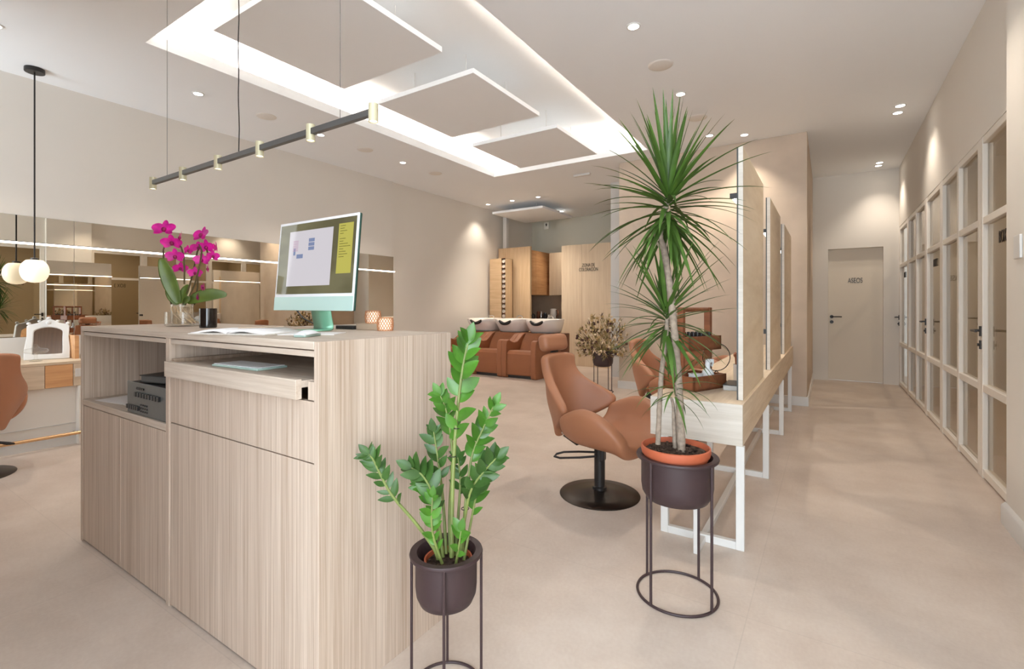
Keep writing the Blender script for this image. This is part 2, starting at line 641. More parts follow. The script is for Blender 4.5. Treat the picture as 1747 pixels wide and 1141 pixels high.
mb.box(cx1, cx1 + 0.02, cy0 - 0.02, cy1 + 0.02, CH, lip)
mb.box(cx0, cx1, cy0 - 0.02, cy0, CH, lip)
mb.box(cx0, cx1, cy1, cy1 + 0.02, CH, lip)
struct('trim_1', mb, M['ceiling'])
led = wthing('cove_light_strip', 'warm light strip hidden along the lip of the ceiling recess', 'light strip', (cx0, cy0, CH + 0.03))
for (a, b, c, d) in ((cx0 - 0.12, cx0 - 0.07, cy0, cy1), (cx1 + 0.07, cx1 + 0.12, cy0, cy1), (cx0, cx1, cy0 - 0.12, cy0 - 0.07), (cx0, cx1, cy1 + 0.07, cy1 + 0.12)):
    MB().box(a, b, c, d, CH + 0.03, CH + 0.045).build('light_strip', M['cove_led'], led)

# left wall, with the slightly projecting cladding that carries the mirror
struct('wall_left', MB().box(XL - 0.15, XL - 0.03, YF - 0.15, YB + 0.15, 0, CH), M['wall'])
struct('trim_2', MB().box(XL - 0.03, XL, YF, 5.712, 0, CH), M['wall'])
# kitchen back wall, cool grey
struct('wall_kitchen', MB().box(XL - 0.03, -2.5, YB, YB + 0.15, 0, CH), M['cool_wall'])
# plaster wall behind the styling stations and its flank along the corridor
mb = MB().box(-2.54, -0.204, 6.74, 9.28, 0, CH)
struct('wall_pillar', mb, M['plaster'], bevel=0.004)
mb = MB().box(-2.556, -0.188, 6.724, 6.74, 0, 0.11).box(-0.204, -0.188, 6.74, 9.28, 0, 0.11)
struct('baseboard_pillar', mb, M['white'], bevel=0.003)
# white wall end beside the wooden partition
struct('wall_jamb', MB().box(-3.067, -2.541, 7.75, YB, 0, CH), M['white'])
# corridor end wall with recessed door
yc = 9.28
mb = MB()
mb.box(-0.30, 0.008, yc, yc + 0.15, 0, CH)
mb.box(0.712, 0.96, yc, yc + 0.15, 0, CH)
mb.box(0.008, 0.712, yc, yc + 0.15, 2.10, CH)
struct('wall_corridor', mb, M['wall'])
dr = wthing('door_1', 'flush cream washroom door with black lever at corridor end', None, (0.36, yc + 0.09, 0), kind='structure')
MB().box(0.008, 0.712, yc + 0.085, yc + 0.125, 0.006, 2.10).build('door_leaf', M['door'], dr, bevel=0.002)
h = MB()
h.cyl((0.055, yc + 0.085, 1.02), (0.055, yc + 0.075, 1.02), 0.026)
h.tube([(0.055, yc + 0.08, 1.02), (0.055, yc + 0.03, 1.02), (0.075, yc + 0.027, 1.02), (0.19, yc + 0.027, 1.02)], 0.009, 10)
h.cyl((0.055, yc + 0.085, 0.935), (0.055, yc + 0.075, 0.935), 0.026)
h.build('door_handle', M['black'], dr)
lettering('lettering', 'ASEOS', M['letter'], (0.365, yc + 0.081, 1.592), (D2R(90), 0, 0), 0.115, 0.58, dr)

# right side: cabin glazing in white frames, and the plain wall above it
yg0, yg1 = 3.74, 9.28
mb = MB().box(XR, XR + 0.12, 3.70, yg1 + 0.15, 2.372, CH)
mb.box(XR, XR + 0.12, 0.6, 3.0, 2.372, CH)
struct('wall_right', mb, M['wall'])
struct('wall_right_pillar', MB().box(0.82, XR + 0.12, 2.99, 3.70, 0, CH), M['wall'], bevel=0.004)
mb = MB()
prof = [(0.802, 0), (0.802, 0.098), (0.807, 0.106), (0.813, 0.112), (0.82, 0.12), (0.82, 0)]
mb.prism([(p[0], p[1]) for p in prof], 'y', 2.985, 3.718)
mb.box(0.82, XR, 3.70, 3.718, 0, 0.10)
struct('baseboard_right', mb, M['white'])

FX0, FX1 = XR, XR + 0.055      # frame depth


def glazing(name, y0, y1, door, label, text=None, lights=1, handle=True):
    g = wthing(name, label, None, (XR, (y0 + y1) / 2, 0), kind='structure')
    st = 0.068 if door else 0.06
    fr = MB()
    ys = [y0 + (y1 - y0) * i / lights for i in range(lights + 1)]
    for i, y in enumerate(ys):
        w0 = st if i == 0 else 0.045
        w1 = st if i == lights else 0.045
        if i == 0:
            fr.box(FX0, FX1, y, y + w0, 0.0, 2.372)
        elif i == lights:
            fr.box(FX0, FX1, y - w1, y, 0.0, 2.372)
        else:
            fr.box(FX0, FX1, y - 0.032, y + 0.032, 0.0, 2.372)
    for (z0, z1) in ((0.012, 0.065), (0.600, 0.652), (1.762, 1.812), (2.322, 2.372)):
        fr.box(FX0 + 0.003, FX1 - 0.003, y0 + 0.02, y1 - 0.02, z0, z1)
    fr.build('frame', M['frame'], g, bevel=0.004)
    gl = MB()
    for i in range(lights):
        a = ys[i] + (st if i == 0 else 0.032)
        b = ys[i + 1] - (st if i == lights - 1 else 0.032)
        for (z0, z1) in ((0.065, 0.600), (0.652, 1.762), (1.812, 2.322)):
            gl.box(XR + 0.028, XR + 0.034, a, b, z0, z1)
    gl.build('pane', M['glazing'], g, smooth=False)
    if door and handle:
        hh = MB()
        yy = y1 - 0.034
        hh.box(XR - 0.009, XR, yy - 0.016, yy + 0.016, 0.985, 1.055)
        hh.tube([(XR, yy, 1.025), (XR - 0.05, yy, 1.025), (XR - 0.052, yy - 0.02, 1.025), (XR - 0.052, yy - 0.13, 1.025)], 0.009, 10)
        hh.box(XR - 0.009, XR, yy - 0.014, yy + 0.014, 0.895, 0.955)
        hh.cyl((XR - 0.02, yy, 0.925), (XR, yy, 0.925), 0.010)
        hh.build('door_handle', M['black'], g)
    if text:
        lettering('lettering', text, M['letter'], (XR + 0.024, (y0 + y1) / 2 + 0.035, 1.635), (D2R(90), 0, D2R(-90)), 0.115, 0.64, g)
    return g


glazing('door_2', 3.70, 4.665, True, 'nearest white framed glass cabin door lettered BOX 3', 'BOX 3')
glazing('window_1', 4.665, 6.05, False, 'white framed fixed glazing between doors BOX 3 and BOX 2', lights=2)
glazing('door_3', 6.05, 6.925, True, 'middle white framed glass cabin door lettered BOX 2', 'BOX 2')
glazing('window_2', 6.925, 8.33, False, 'white framed fixed glazing between door BOX 2 and the last cabin door', lights=2)
glazing('door_4', 8.33, 9.28, True, 'farthest white framed glass cabin door by the corridor end', 'BOX 1')
glazing('door_5', 2.12, 2.985, True, 'white framed glass cabin door seen only in the wall mirror', 'BOX 4')
glazing('window_3', 0.6, 2.12, False, 'white framed fixed glazing seen only in the wall mirror', lights=2)
mb = MB().box(XR, 2.85, 0.45, 0.6, 0, CH).box(2.7, 2.85, YF, 0.45, 0, CH)
struct('wall_right_front', mb, M['wall'])
struct('wall_light_blocker', MB().box(-5.0, -1.0, -0.75, -0.60, 0, CH), M['dark_oak'])  # unseen wall added to keep daylight off the counter front, dark to bounce less
# rooms behind the glass
mb = MB()
mb.box(3.1, 3.25, 0.5, yg1 + 0.3, 0, CH)
for y in (3.3, 5.36, 7.6, 9.3):
    mb.box(XR + 0.13, 3.1, y, y + 0.1, 0, CH)
struct('wall_cabins', mb, M['cabin'])
for k, (a, b) in enumerate(((0.6, 3.3), (3.4, 5.36), (5.46, 7.6), (7.7, 9.3))):
    CABINS.append((2.0, (a + b) / 2))
# shop front behind the camera: white mullions around large panes
mb = MB()
mb.box(XL, 2.7, YF, YF + 0.1, 0, 0.12)
mb.box(XL, 2.7, YF, YF + 0.1, 3.0, CH)
mb.box(-4.4, -2.9, YF, YF + 0.1, 0.12, 3.0)
for x in (XL, -5.2, -1.5, 0.0, 1.4, 2.6):
    mb.box(x, x + 0.1, YF, YF + 0.1, 0.12, 3.0)
struct('wall_front', mb, M['white'])
struct('window_4', MB().box(-2.9, 2.7, YF + 0.04, YF + 0.05, 0.12, 3.0), M['shop_glass'], smooth=False)
struct('window_5', MB().box(XL, -4.4, YF + 0.04, YF + 0.05, 0.12, 3.0), M['shop_glass'], smooth=False)

# wooden partition with lettering, and kitchen niche
pt = wthing('wall_partition', 'oak clad partition wall lettered for the colour zone', None, (-3.8, 8.74, 0), kind='structure')
MB().box(-4.50, -3.067, 8.74, 8.80, 0, 2.405).build('cladding', M['oak_zone'], pt, bevel=0.002)
MB().box(-4.505, -4.06, 8.735, 8.74, 0.004, 2.402).build('door_leaf', M['oak_zone'], pt, bevel=0.002)
lettering('lettering', 'ZONA DE\nCOLORACIÓN', M['letter'], (-3.915, 8.73, 1.945), (D2R(90), 0, 0), 0.098, 0.62, pt, line=0.85)

# ================================================================== CEILING FITTINGS
for i, y0 in enumerate((1.82, 3.415, 5.0)):
    p = wthing('ceiling_panel', ['square floating ceiling panel nearest the counter in the lit recess', 'middle square floating ceiling panel in the lit recess', 'farthest square floating ceiling panel in the lit recess'][i], 'ceiling panel', (-3.26, y0 + 0.59, CH), group='floating panels in the ceiling recess')
    MB().box(-3.88, -2.64, y0, y0 + 1.18, CH, CH + 0.045).build('board', M['ceiling'], p, bevel=0.002)
    hg = MB()
    for hx in (-3.6, -2.92):
        for hy in (y0 + 0.25, y0 + 0.93):
            hg.cyl((hx, hy, CH + 0.045), (hx, hy, 3.62), 0.004, n=8)
    hg.build('hanger', M['white'], p)
p = wthing('ceiling_panel', 'square hanging ceiling panel above the hair washing area', 'ceiling panel', (-5.24, 8.85, 3.1))
MB().box(-5.84, -4.64, 8.20, 9.50, 3.1, 3.145).build('board', M['ceiling'], p, bevel=0.002)
hg = MB()
for hx in (-5.55, -4.95):
    for hy in (8.5, 9.2):
        hg.cyl((hx, hy, 3.145), (hx, hy, CH), 0.004, n=8)
hg.build('hanger', M['white'], p)


def downlight(x, y, label, power=1.0, group=None, cone=95, tilt=0.0):
    d = wthing('ceiling_downlight', label, 'ceiling light', (x, y, CH), group)
    MB().lathe([(0.040, -0.002), (0.040, -0.006), (0.050, -0.006), (0.052, 0.0), (0.040, 0.0)], 28, (x, y, CH)).build('trim_ring', M['white'], d)
    MB().lathe([(0.0, -0.0035), (0.040, -0.0035), (0.040, -0.0015), (0, -0.0015)], 28, (x, y, CH)).build('lens', M['downlight'], d)
    l = bpy.data.lights.new('downlight_beam', 'SPOT')
    l.energy = SPOT * power
    l.color = WARM
    l.spot_size = D2R(cone)
    l.spot_blend = 0.75
    l.shadow_soft_size = 0.035
    o = bpy.data.objects.new('downlight_beam', l)
    C.objects.link(o)
    o.parent = d
    o.location = (0, 0, -0.03)
    return d


for i, y in enumerate((2.28, 3.645, 5.0)):
    downlight(-5.15, y, 'round recessed ceiling light, %s from the pendant in the row along the mirror wall' % ORD[i], group='ceiling lights along the mirror wall')
for i, y in enumerate((3.495, 4.866, 6.244)):
    downlight(-1.205, y, 'round recessed ceiling light, %s from the plant in the row above the styling chairs' % ORD[i], group='ceiling lights above the styling chairs')
downlight(-0.845, 6.45, 'round recessed ceiling light just before the plaster pillar wall')
for i, x in enumerate((-5.82, -5.21, -4.62)):
    downlight(x, 8.02 if i == 0 else 7.99, ['round recessed ceiling light closest to the side wall above the basins', 'middle round recessed ceiling light of three above the basins', 'round recessed ceiling light above the basins, farthest from the side wall'][i], [0.8, 1.7, 1.7][i], group='ceiling lights above the basins')
for i, y in enumerate((6.39, 6.61, 8.77, 8.95)):
    downlight(0.63, y, ['first of a pair of corridor ceiling lights before the pillar', 'second of a pair of corridor ceiling lights before the pillar', 'first of a pair of ceiling lights before the washroom door', 'ceiling light nearest the washroom door'][i], 0.42, group='ceiling lights in the corridor')
# rows continue towards the shop front, out of the frame
for x, y in ((-5.15, 0.9), (0.3, 3.6)):
    downlight(x, y, 'round recessed ceiling light in the part of the ceiling by the shop front', group='ceiling lights by the shop front')
for x, y in CABINS:  # lamps added to lift the dark cabin glass, no fitting in view
    downlight(x, y, 'added ceiling light, out of view, brightening a glazed cabin', 0.75, group='added lights brightening the cabins', cone=140)
for i, (x, y) in enumerate(((-5.15, 2.964), (-5.15, 4.315), (-5.15, 5.69))):
    o = MB().lathe([(0, -0.008), (0.085, -0.008), (0.10, -0.004), (0.105, 0), (0, 0)], 36, (0, 0, 0)).build('ceiling_speaker', M['speaker'])
    o.location = (x, y, CH)
    tag(o, 'round flush ceiling speaker, %s from the pendant above the mirror wall' % ORD[i], 'ceiling speaker', 'flush ceiling speakers')
for i, (x, y) in enumerate(((-1.205, 4.188), (-1.205, 5.588))):
    o = MB().lathe([(0, -0.008), (0.085, -0.008), (0.10, -0.004), (0.105, 0), (0, 0)], 36, (0, 0, 0)).build('ceiling_speaker', M['speaker'])
    o.location = (x, y, CH)
    tag(o, ['round flush ceiling speaker above the tall plant, nearer to the counter', 'round flush ceiling speaker half hidden by the tall plant leaves'][i], 'ceiling speaker', 'flush ceiling speakers')
o = MB().box(-0.14, 0.14, -0.03, 0.03, -0.03, 0)  # linear vent grille, built as a plain box
o = o.build('vent_grille', M['white'], bevel=0.004)
o.location = (-3.24, 6.99, CH)
tag(o, 'small white linear vent grille on the ceiling past the recess', 'vent grille')
sg = wthing('exit_sign', 'small hanging white sign with an arrow near the kitchen corner', 'sign', (-5.5, 9.9, 3.05))
MB().box(-5.56, -5.44, 9.895, 9.905, 2.98, 3.14).build('sign_plate', M['exit_green'], sg, bevel=0.001)
MB().prism([(-5.515, 3.05), (-5.485, 3.05), (-5.485, 3.09), (-5.47, 3.09), (-5.50, 3.12), (-5.53, 3.09), (-5.515, 3.09)], 'y', 9.892, 9.895).build('arrow', M['dark_plastic'], sg)
MB().cyl((-5.5, 9.9, 3.14), (-5.5, 9.9, CH), 0.006).build('hanger', M['white'], sg)
sw = MB().box(0.808, 0.82, 3.43, 3.53, 1.44, 1.56).build('wall_thermostat', M['white'], bevel=0.004)
tag(sw, 'white wall thermostat on the pale pillar beside the glass cabins', 'thermostat')

# ================================================================== TRACK LIGHT
tl = wthing('track_light', 'slim grey suspended track with six pale cylinder spots above the counter', 'track light', (-2.32, 1.2, 1.90))
MB().box(-3.255, -1.385, 1.19, 1.21, 1.893, 1.917).build('track', M['track'], tl, bevel=0.001)
for x in (-3.248, -2.879, -2.508, -2.137, -1.762, -1.387):
    s_ = MB().lathe([(0.0145, -0.029), (0.0165, -0.033), (0.0175, -0.033), (0.0175, 0.033), (0, 0.033)], 20, (x, 1.2, 1.902)).build('spot', M['champagne'], tl)
    MB().lathe([(0, -0.0295), (0.0145, -0.0295), (0.0145, -0.028), (0, -0.028)], 16, (x, 1.2, 1.902)).build('lens', M['spot_lens'], s_)
for x in (-3.066, -1.575):
    MB().cyl((x, 1.2, 1.917), (x, 1.2, CH), 0.0012, n=6).build('suspension_wire', M['grey_steel'], tl)
pts = [(-2.315 + 0.006 * math.sin(k * 0.9) * math.sin(k * 0.5), 1.2, 1.915 + (CH - 1.915) * k / 24) for k in range(25)]
MB().tube(pts, 0.0026, 6).build('power_cord', M['dark_plastic'], tl)

# ================================================================== PENDANT
pd = wthing('pendant_lamp', 'opal glass globe pendant glowing in front of the mirror', 'pendant lamp', (-5.805, 1.259, 1.5))
MB().lathe([(0.066, 0.0), (0.068, -0.004), (0.068, -0.034), (0.066, -0.036), (0, -0.036)], 28, (-5.805, 1.259, CH)).build('canopy', M['black'], pd)
MB().cyl((-5.805, 1.259, 1.60), (-5.805, 1.259, CH - 0.03), 0.006, n=8).build('cord', M['black'], pd)
prof = [(0, -0.102), (0.04, -0.098), (0.07, -0.081), (0.090, -0.048), (0.099, 0.0), (0.093, 0.042), (0.076, 0.076), (0.056, 0.094), (0.054, 0.097), (0, 0.098)]
MB().lathe(prof, 36, (-5.805, 1.259, 1.5)).build('globe_shade', M['globe'], pd, sub=1, ang=80)
MB().lathe([(0.03, 0.097), (0.03, 0.112), (0.012, 0.118), (0, 0.118)], 20, (-5.805, 1.259, 1.5)).build('cap', M['black'], pd)
# ================================================================== RECEPTION COUNTER
X0, X1, Y0, Y1, ZT = -3.205, -1.235, 0.867, 1.455, 1.094
rc = wthing('reception_counter', 'tall pale oak reception counter with open shelf and keyboard tray', 'reception counter', (-2.22, 1.16, 0))
MB().box(X0 + 0.02, X1 - 0.022, Y0, Y1, 1.070, ZT).build('worktop', M['oak_h'], rc, bevel=0.0015)
MB().box(X0 + 0.02, -2.228, Y0 + 0.006, Y0 + 0.03, 1.048, 1.066).box(-2.20, X1 - 0.02, Y0 + 0.006, Y0 + 0.03, 1.048, 1.066).build('top_rail', M['oak_h'], rc, bevel=0.001)
MB().box(X0, X0 + 0.02, Y0, Y1, 0, ZT).build('side_panel', M['oak_v'], rc, bevel=0.001)
MB().box(X1 - 0.022, X1, Y0, Y1, 0, ZT).build('side_panel', M['oak_v'], rc, bevel=0.001)
MB().box(-2.228, -2.200, Y0, Y1 - 0.02, 0, 1.070).build('divider', M['oak_v'], rc, bevel=0.001)
MB().box(X0 + 0.02, X1 - 0.022, Y1 - 0.02, Y1, 0, 1.070).build('back_panel', M['oak_shaded'], rc)
MB().box(X0 + 0.02, -2.228, Y0 + 0.002, Y1 - 0.02, 0.694, 0.722).build('shelf', M['oak_h'], rc, bevel=0.001)
MB().box(X0 + 0.022, -2.701, Y0 + 0.004, Y0 + 0.022, 0.008, 0.690).build('cabinet_door', M['oak_v'], rc, bevel=0.001)
MB().box(-2.698, -2.230, Y0 + 0.004, Y0 + 0.022, 0.008, 0.690).build('cabinet_door', M['oak_v'], rc, bevel=0.001)
MB().box(-2.198, X1 - 0.024, Y0 + 0.004, Y0 + 0.022, 0.736, 0.916).build('drawer_front', M['oak_v'], rc, bevel=0.001)
MB().box(-2.198, X1 - 0.024, Y0 + 0.004, Y0 + 0.022, 0.008, 0.732).build('lower_panel', M['oak_v'], rc, bevel=0.001)
MB().box(-2.20, X1 - 0.022, Y0 + 0.03, Y1 - 0.02, 0.885, 0.897).build('compartment_floor', M['oak_shaded'], rc)
ky = MB().box(-2.175, -1.262, Y0 + 0.026, 1.34, 0.955, 0.976).box(-2.175, -1.31, Y0 - 0.004, Y0 + 0.026, 0.955, 0.976).build('keyboard_tray', M['oak_h'], rc, bevel=0.001)
MB().box(-2.18, -1.31, Y0 - 0.024, Y0 - 0.004, 0.922, 0.981).build('tray_front', M['oak_h'], ky, bevel=0.001)
MB().box(-2.175, -2.15, Y0, 1.34, 0.976, 0.990).box(-2.15, -1.70, 1.315, 1.34, 0.976, 1.005).build('tray_lip', M['oak_shaded'], ky, bevel=0.001)
MB().box(-1.292, X1 - 0.022, Y0 + 0.004, Y0 + 0.024, 0.920, 0.975).build('filler_block', M['oak_v'], rc, bevel=0.001)

# --- desktop computer on the counter
pc = wthing('desktop_computer', 'slim mint green all-in-one computer standing on the counter', 'computer', (-1.80, 1.25, ZT))
tilt = D2R(-5)


def tilted(mb):
    m = Matrix.Translation((-1.80, 1.245, 1.372)) @ Matrix.Rotation(tilt, 4, 'X')
    mb.v = [tuple(m @ Vector(p)) for p in mb.v]
    return mb


hw, hh_ = 0.268, 0.194
hs = tilted(MB().box(-hw, hw, 0.0, 0.012, -hh_, hh_)).build('housing', M['green_edge'], pc, bevel=0.004)
fc = tilted(MB().box(-hw, hw, -0.0035, 0.0, -hh_, hh_)).build('bezel', M['key_white'], pc, bevel=0.002)
tilted(MB().box(-hw + 0.001, hw - 0.001, -0.0050, -0.0034, -hh_, -hh_ + 0.058)).build('chin', M['mint'], pc, bevel=0.001)


def screen_mat():
    m, nt, b = new_mat('screen_glass')
    N, L = nt.nodes, nt.links
    b.inputs['Base Color'].default_value = (0.006, 0.007, 0.006, 1)
    b.inputs['Roughness'].default_value = 0.03
    b.inputs['Specular IOR Level'].default_value = 0.6
    tc = N.new('ShaderNodeTexCoord')
    n = N.new('ShaderNodeTexNoise')
    n.inputs['Scale'].default_value = 2.2
    n.inputs['Detail'].default_value = 2
    L.new(tc.outputs['Generated'], n.inputs['Vector'])
    r = N.new('ShaderNodeValToRGB')
    r.color_ramp.elements[0].position = 0.4
    r.color_ramp.elements[1].position = 0.62
    r.color_ramp.elements[0].color = rgb(96, 92, 66)
    r.color_ramp.elements[1].color = rgb(116, 112, 84)
    L.new(n.outputs['Fac'], r.inputs['Fac'])
    L.new(r.outputs['Color'], b.inputs['Emission Color'])
    b.inputs['Emission Strength'].default_value = 0.75
    return m


def lit(name, col, s=0.8):
    return plain(name, (0.01, 0.01, 0.01, 1), 0.05, noise=0.0, emit=col, estr=s)


scr = tilted(MB().box(-hw + 0.012, hw - 0.012, -0.0052, -0.0034, -hh_ + 0.070, hh_ - 0.012)).build('screen', screen_mat(), pc)


def scrrect(name, x0, x1, z0, z1, mat, off):
    return tilted(MB().box(x0, x1, -0.0052 - off, -0.0052, z0, z1)).build(name, mat, scr, smooth=False)


scrrect('window_on_screen', -0.185, 0.115, -0.090, 0.150, lit('screen_white', rgb(198, 194, 200), 0.85), 0.0003)
scrrect('note_on_screen', 0.150, 0.240, -0.045, 0.158, lit('screen_yellow', rgb(184, 178, 84), 0.8), 0.0003)
ln = MB()
for k in range(13):
    zz = 0.148 - k * 0.0105
    ln.box(0.160, 0.160 + [0.03, 0.024, 0.04, 0.02, 0.0, 0.034, 0.022, 0.05, 0.066, 0.024, 0.04, 0.05, 0.03][k] + 0.002, -0.0058, -0.0055, zz - 0.001, zz + 0.001)
tilted(ln).build('note_lines', lit('screen_ink', rgb(90, 88, 30), 0.6), scr, smooth=False)
sb_ = lit('screen_blue', rgb(120, 134, 168), 0.8)
for (a, b, c, d) in ((-0.045, -0.005, 0.098, 0.113), (-0.045, -0.005, 0.080, 0.095), (-0.045, -0.005, 0.062, 0.077), (-0.125, -0.08, 0.03, 0.048), (-0.15, -0.135, 0.045, 0.075)):
    tilted(MB().box(a, b, -0.0058, -0.0055, c, d)).build('appointment_block', sb_, scr, smooth=False)
bl = MB()
for k in range(7):
    bl.box(-0.155, -0.118, -0.0058, -0.0055, 0.105 - k * 0.007, 0.108 - k * 0.007)
tilted(bl).build('appointment_lines', lit('screen_pink', rgb(186, 150, 174), 0.8), scr, smooth=False)
# stand: a bent sheet and a foot
poly = [(1.262, 1.22), (1.258, 1.22), (1.272, 1.16), (1.282, 1.12), (1.285, 1.103), (1.30, ZT + 0.0), (1.19, ZT + 0.0), (1.19, ZT + 0.004), (1.278, ZT + 0.005), (1.290, ZT + 0.012)]
st = MB()
for (a, b, c, d) in ((1.258, 1.30, 1.262, 1.30),):
    pass
rows = []
for (y, z) in ((1.262, 1.30), (1.268, 1.22), (1.280, 1.15), (1.288, 1.115), (1.286, 1.1005), (1.27, 1.0975), (1.17, 1.0975)):
    rows.append([(-1.865, y, z), (-1.735, y, z)])
st.grid(rows)
st.build('stand', M['mint_deep'], pc, solid=0.005, ang=80)
MB().tube([(-2.04, 1.262, 1.215), (-2.045, 1.30, 1.20), (-2.02, 1.34, 1.14), (-1.95, 1.37, 1.105), (-1.86, 1.36, 1.099), (-1.80, 1.33, 1.099)], 0.0028, 6).build('power_cable', M['dark_plastic'], pc)

kb = thing('keyboard', 'slim white computer keyboard on the pull-out tray', 'keyboard', (-1.77, 0.955, 0.976), D2R(3))
MB().box(-0.14, 0.14, -0.058, 0.058, 0, 0.008).build('base', M['mint'], kb, bevel=0.003, world=False)
kk = MB()
for r_ in range(5):
    for c_ in range(14):
        kk.box(-0.134 + c_ * 0.0192, -0.134 + c_ * 0.0192 + 0.0178, -0.053 + r_ * 0.0212, -0.053 + r_ * 0.0212 + 0.0195, 0.008, 0.0105)
kk.build('keys', M['key_white'], kb, bevel=0.0008, world=False)

ms = thing('computer_mouse', 'white rounded computer mouse with mint underside on the counter front', 'mouse', (-1.485, 1.0, ZT), D2R(25))
prof_pts = []
for i in range(13):
    a = i / 12
    row = []
    for j in range(9):
        u = j / 8 * 2 - 1
        w = 0.03 * (math.sin(PI * (0.08 + 0.84 * a)) ** 0.35)
        z = 0.006 + 0.016 * math.sin(PI * (0.05 + 0.9 * a)) * (1 - 0.75 * abs(u) ** 3)
        row.append((w * u, -0.057 + 0.114 * a, z))
    prof_pts.append(row)
MB().grid(prof_pts).build('shell', M['key_white'], ms, sub=1, world=False, ang=80, solid=0.002)
MB().box(-0.022, 0.022, -0.05, 0.05, 0.0, 0.012).build('underside', M['mint'], ms, bevel=0.004, world=False)

nb = thing('notebook', 'open white appointment notebook with tan bookmark lying on the counter', 'notebook', (-1.86, 1.0, ZT), D2R(20))


def page(sgn):
    rows = []
    for i in range(11):
        a = i / 10
        x = sgn * (0.002 + 0.155 * a)
        z = 0.004 + 0.014 * math.sin(PI * min(1, a * 1.15)) ** 0.8 * (1 - 0.5 * a)
        rows.append([(x, -0.105, z), (x, 0.0, z + 0.002), (x, 0.105, z)])
    return MB().grid(rows)


MB().box(-0.165, 0.165, -0.11, 0.11, 0.0, 0.004).build('cover', M['speaker'], nb, bevel=0.001, world=False)
page(-1).build('page', M['paper'], nb, solid=0.007, world=False, ang=80)
page(1).build('page', M['paper'], nb, solid=0.007, world=False, ang=80)
MB().obox((0.06, 0.0, 0.0235), (0.02, 0.16, 0.003), D2R(-25)).build('bookmark', M['paper_tan'], nb, world=False)
for i, (x, y, rz, lab) in enumerate(((-2.13, 1.15, 50, 'loose grey printed sheet behind the open notebook'), (-1.60, 1.10, 35, 'loose white sheet between the notebook and the computer stand'))):
    o = MB().box(-0.10, 0.10, -0.07, 0.07, 0, 0.003).build('paper_sheet', M['paper'], bevel=0.0)
    o.location = (x, y, ZT)
    o.rotation_euler = (0, 0, D2R(rz))
    tag(o, lab, 'paper')

cr = MB().box(-0.06, 0.06, -0.03, 0.03, 0, 0.016).build('card_reader', M['dark_plastic'], bevel=0.003)
cr.location = (-1.81, 1.43, ZT)
tag(cr, 'small flat black card reader at the rear counter edge', 'card reader')
lb = MB().box(-0.075, 0.075, -0.03, 0.03, 0, 0.028).build('storage_box', M['paper_tan'], bevel=0.003)
lb.location = (-1.655, 1.43, ZT)
tag(lb, 'low beige box under the raised wicker lantern on the counter', 'box')


def lantern(x, y, z, label):
    a = thing('wicker_lantern', label, 'lantern', (x, y, z), 0, 'glowing wicker tealight lanterns on the counter')
    MB().lathe([(0.0, 0.002), (0.022, 0.002), (0.026, 0.006), (0.026, 0.05), (0.0245, 0.05), (0.0245, 0.008), (0, 0.005)], 24).build('glowing_glass', M['candle_glow'], a, world=False)
    w = MB()
    n, rz = 18, 7
    for sgn in (1, -1):
        for i in range(n):
            pts = []
            for j in range(rz + 1):
                zz = 0.003 + 0.050 * j / rz
                ang = 2 * PI * i / n + sgn * 0.9 * j / rz
                rr = 0.031 + 0.0025 * math.sin(PI * j / rz)
                pts.append((rr * math.cos(ang), rr * math.sin(ang), zz))
            w.tube(pts, 0.0014, 5, cap=False)
    w.ring(0.0305, 0.0018, 28, 6, (0, 0, 0.003))
    w.ring(0.0295, 0.0018, 28, 6, (0, 0, 0.054))
    w.build('woven_shell', M['wicker'], a, world=False)
    return a


lantern(-1.545, 1.40, ZT, 'glowing wicker tealight lantern standing directly on the counter')
lantern(-1.655, 1.43, ZT + 0.028, 'glowing wicker tealight lantern standing on a low beige box')

# --- black candle jar
cj = thing('candle_jar', 'black glass candle jar beside the orchid vase', 'candle', (-2.475, 1.14, ZT))
MB().lathe([(0, 0.0), (0.034, 0.0), (0.037, 0.004), (0.037, 0.092), (0.0345, 0.092), (0.0345, 0.06), (0, 0.06)], 32).build('jar', M['black_glass'], cj, world=False)

# --- orchid
OD = thing('potted_orchid', 'magenta orchid with arching stems in a clear glass vase on the counter', 'orchid', (-2.78, 1.173, ZT), D2R(YAW))
OS = 0.003034


def oc(cx, cy, d=0.0):
    return ((270 + cx / 6.008 - 318) * OS, d, (556 - (370 + cy / 6.008)) * OS)


vs = MB().lathe([(0, 0.0), (0.084, 0.0), (0.092, 0.006), (0.092, 0.072), (0.088, 0.072), (0.088, 0.008), (0, 0.006)], 40).build('glass_vase', M['glass'], OD, world=False)
MB().lathe([(0, 0.008), (0.046, 0.008), (0.050, 0.02), (0.050, 0.112), (0.047, 0.112), (0.047, 0.02), (0, 0.011)], 32, (-0.02, 0, 0)).build('inner_pot', M['glass'], OD, world=False)
rt = MB()
for k in range(26):
    a = random.uniform(0, 2 * PI)
    r0, r1 = random.uniform(0.01, 0.05), random.uniform(0.03, 0.08)
    rt.tube([(-0.02 + r0 * math.cos(a), r0 * math.sin(a), 0.10), (-0.02 + r0 * math.cos(a + 0.5), r0 * math.sin(a + 0.5), 0.06), (r1 * 0.9 * math.cos(a + 1.1), r1 * 0.9 * math.sin(a + 1.1), 0.016)], 0.0022, 5)
rt.build('roots', M['root'], OD, world=False)
MB().lathe([(0, 0.012), (0.038, 0.012), (0.040, 0.05), (0.025, 0.075), (0, 0.09)], 20, (-0.02, 0, 0)).build('bark_mix', M['root'], OD, world=False)
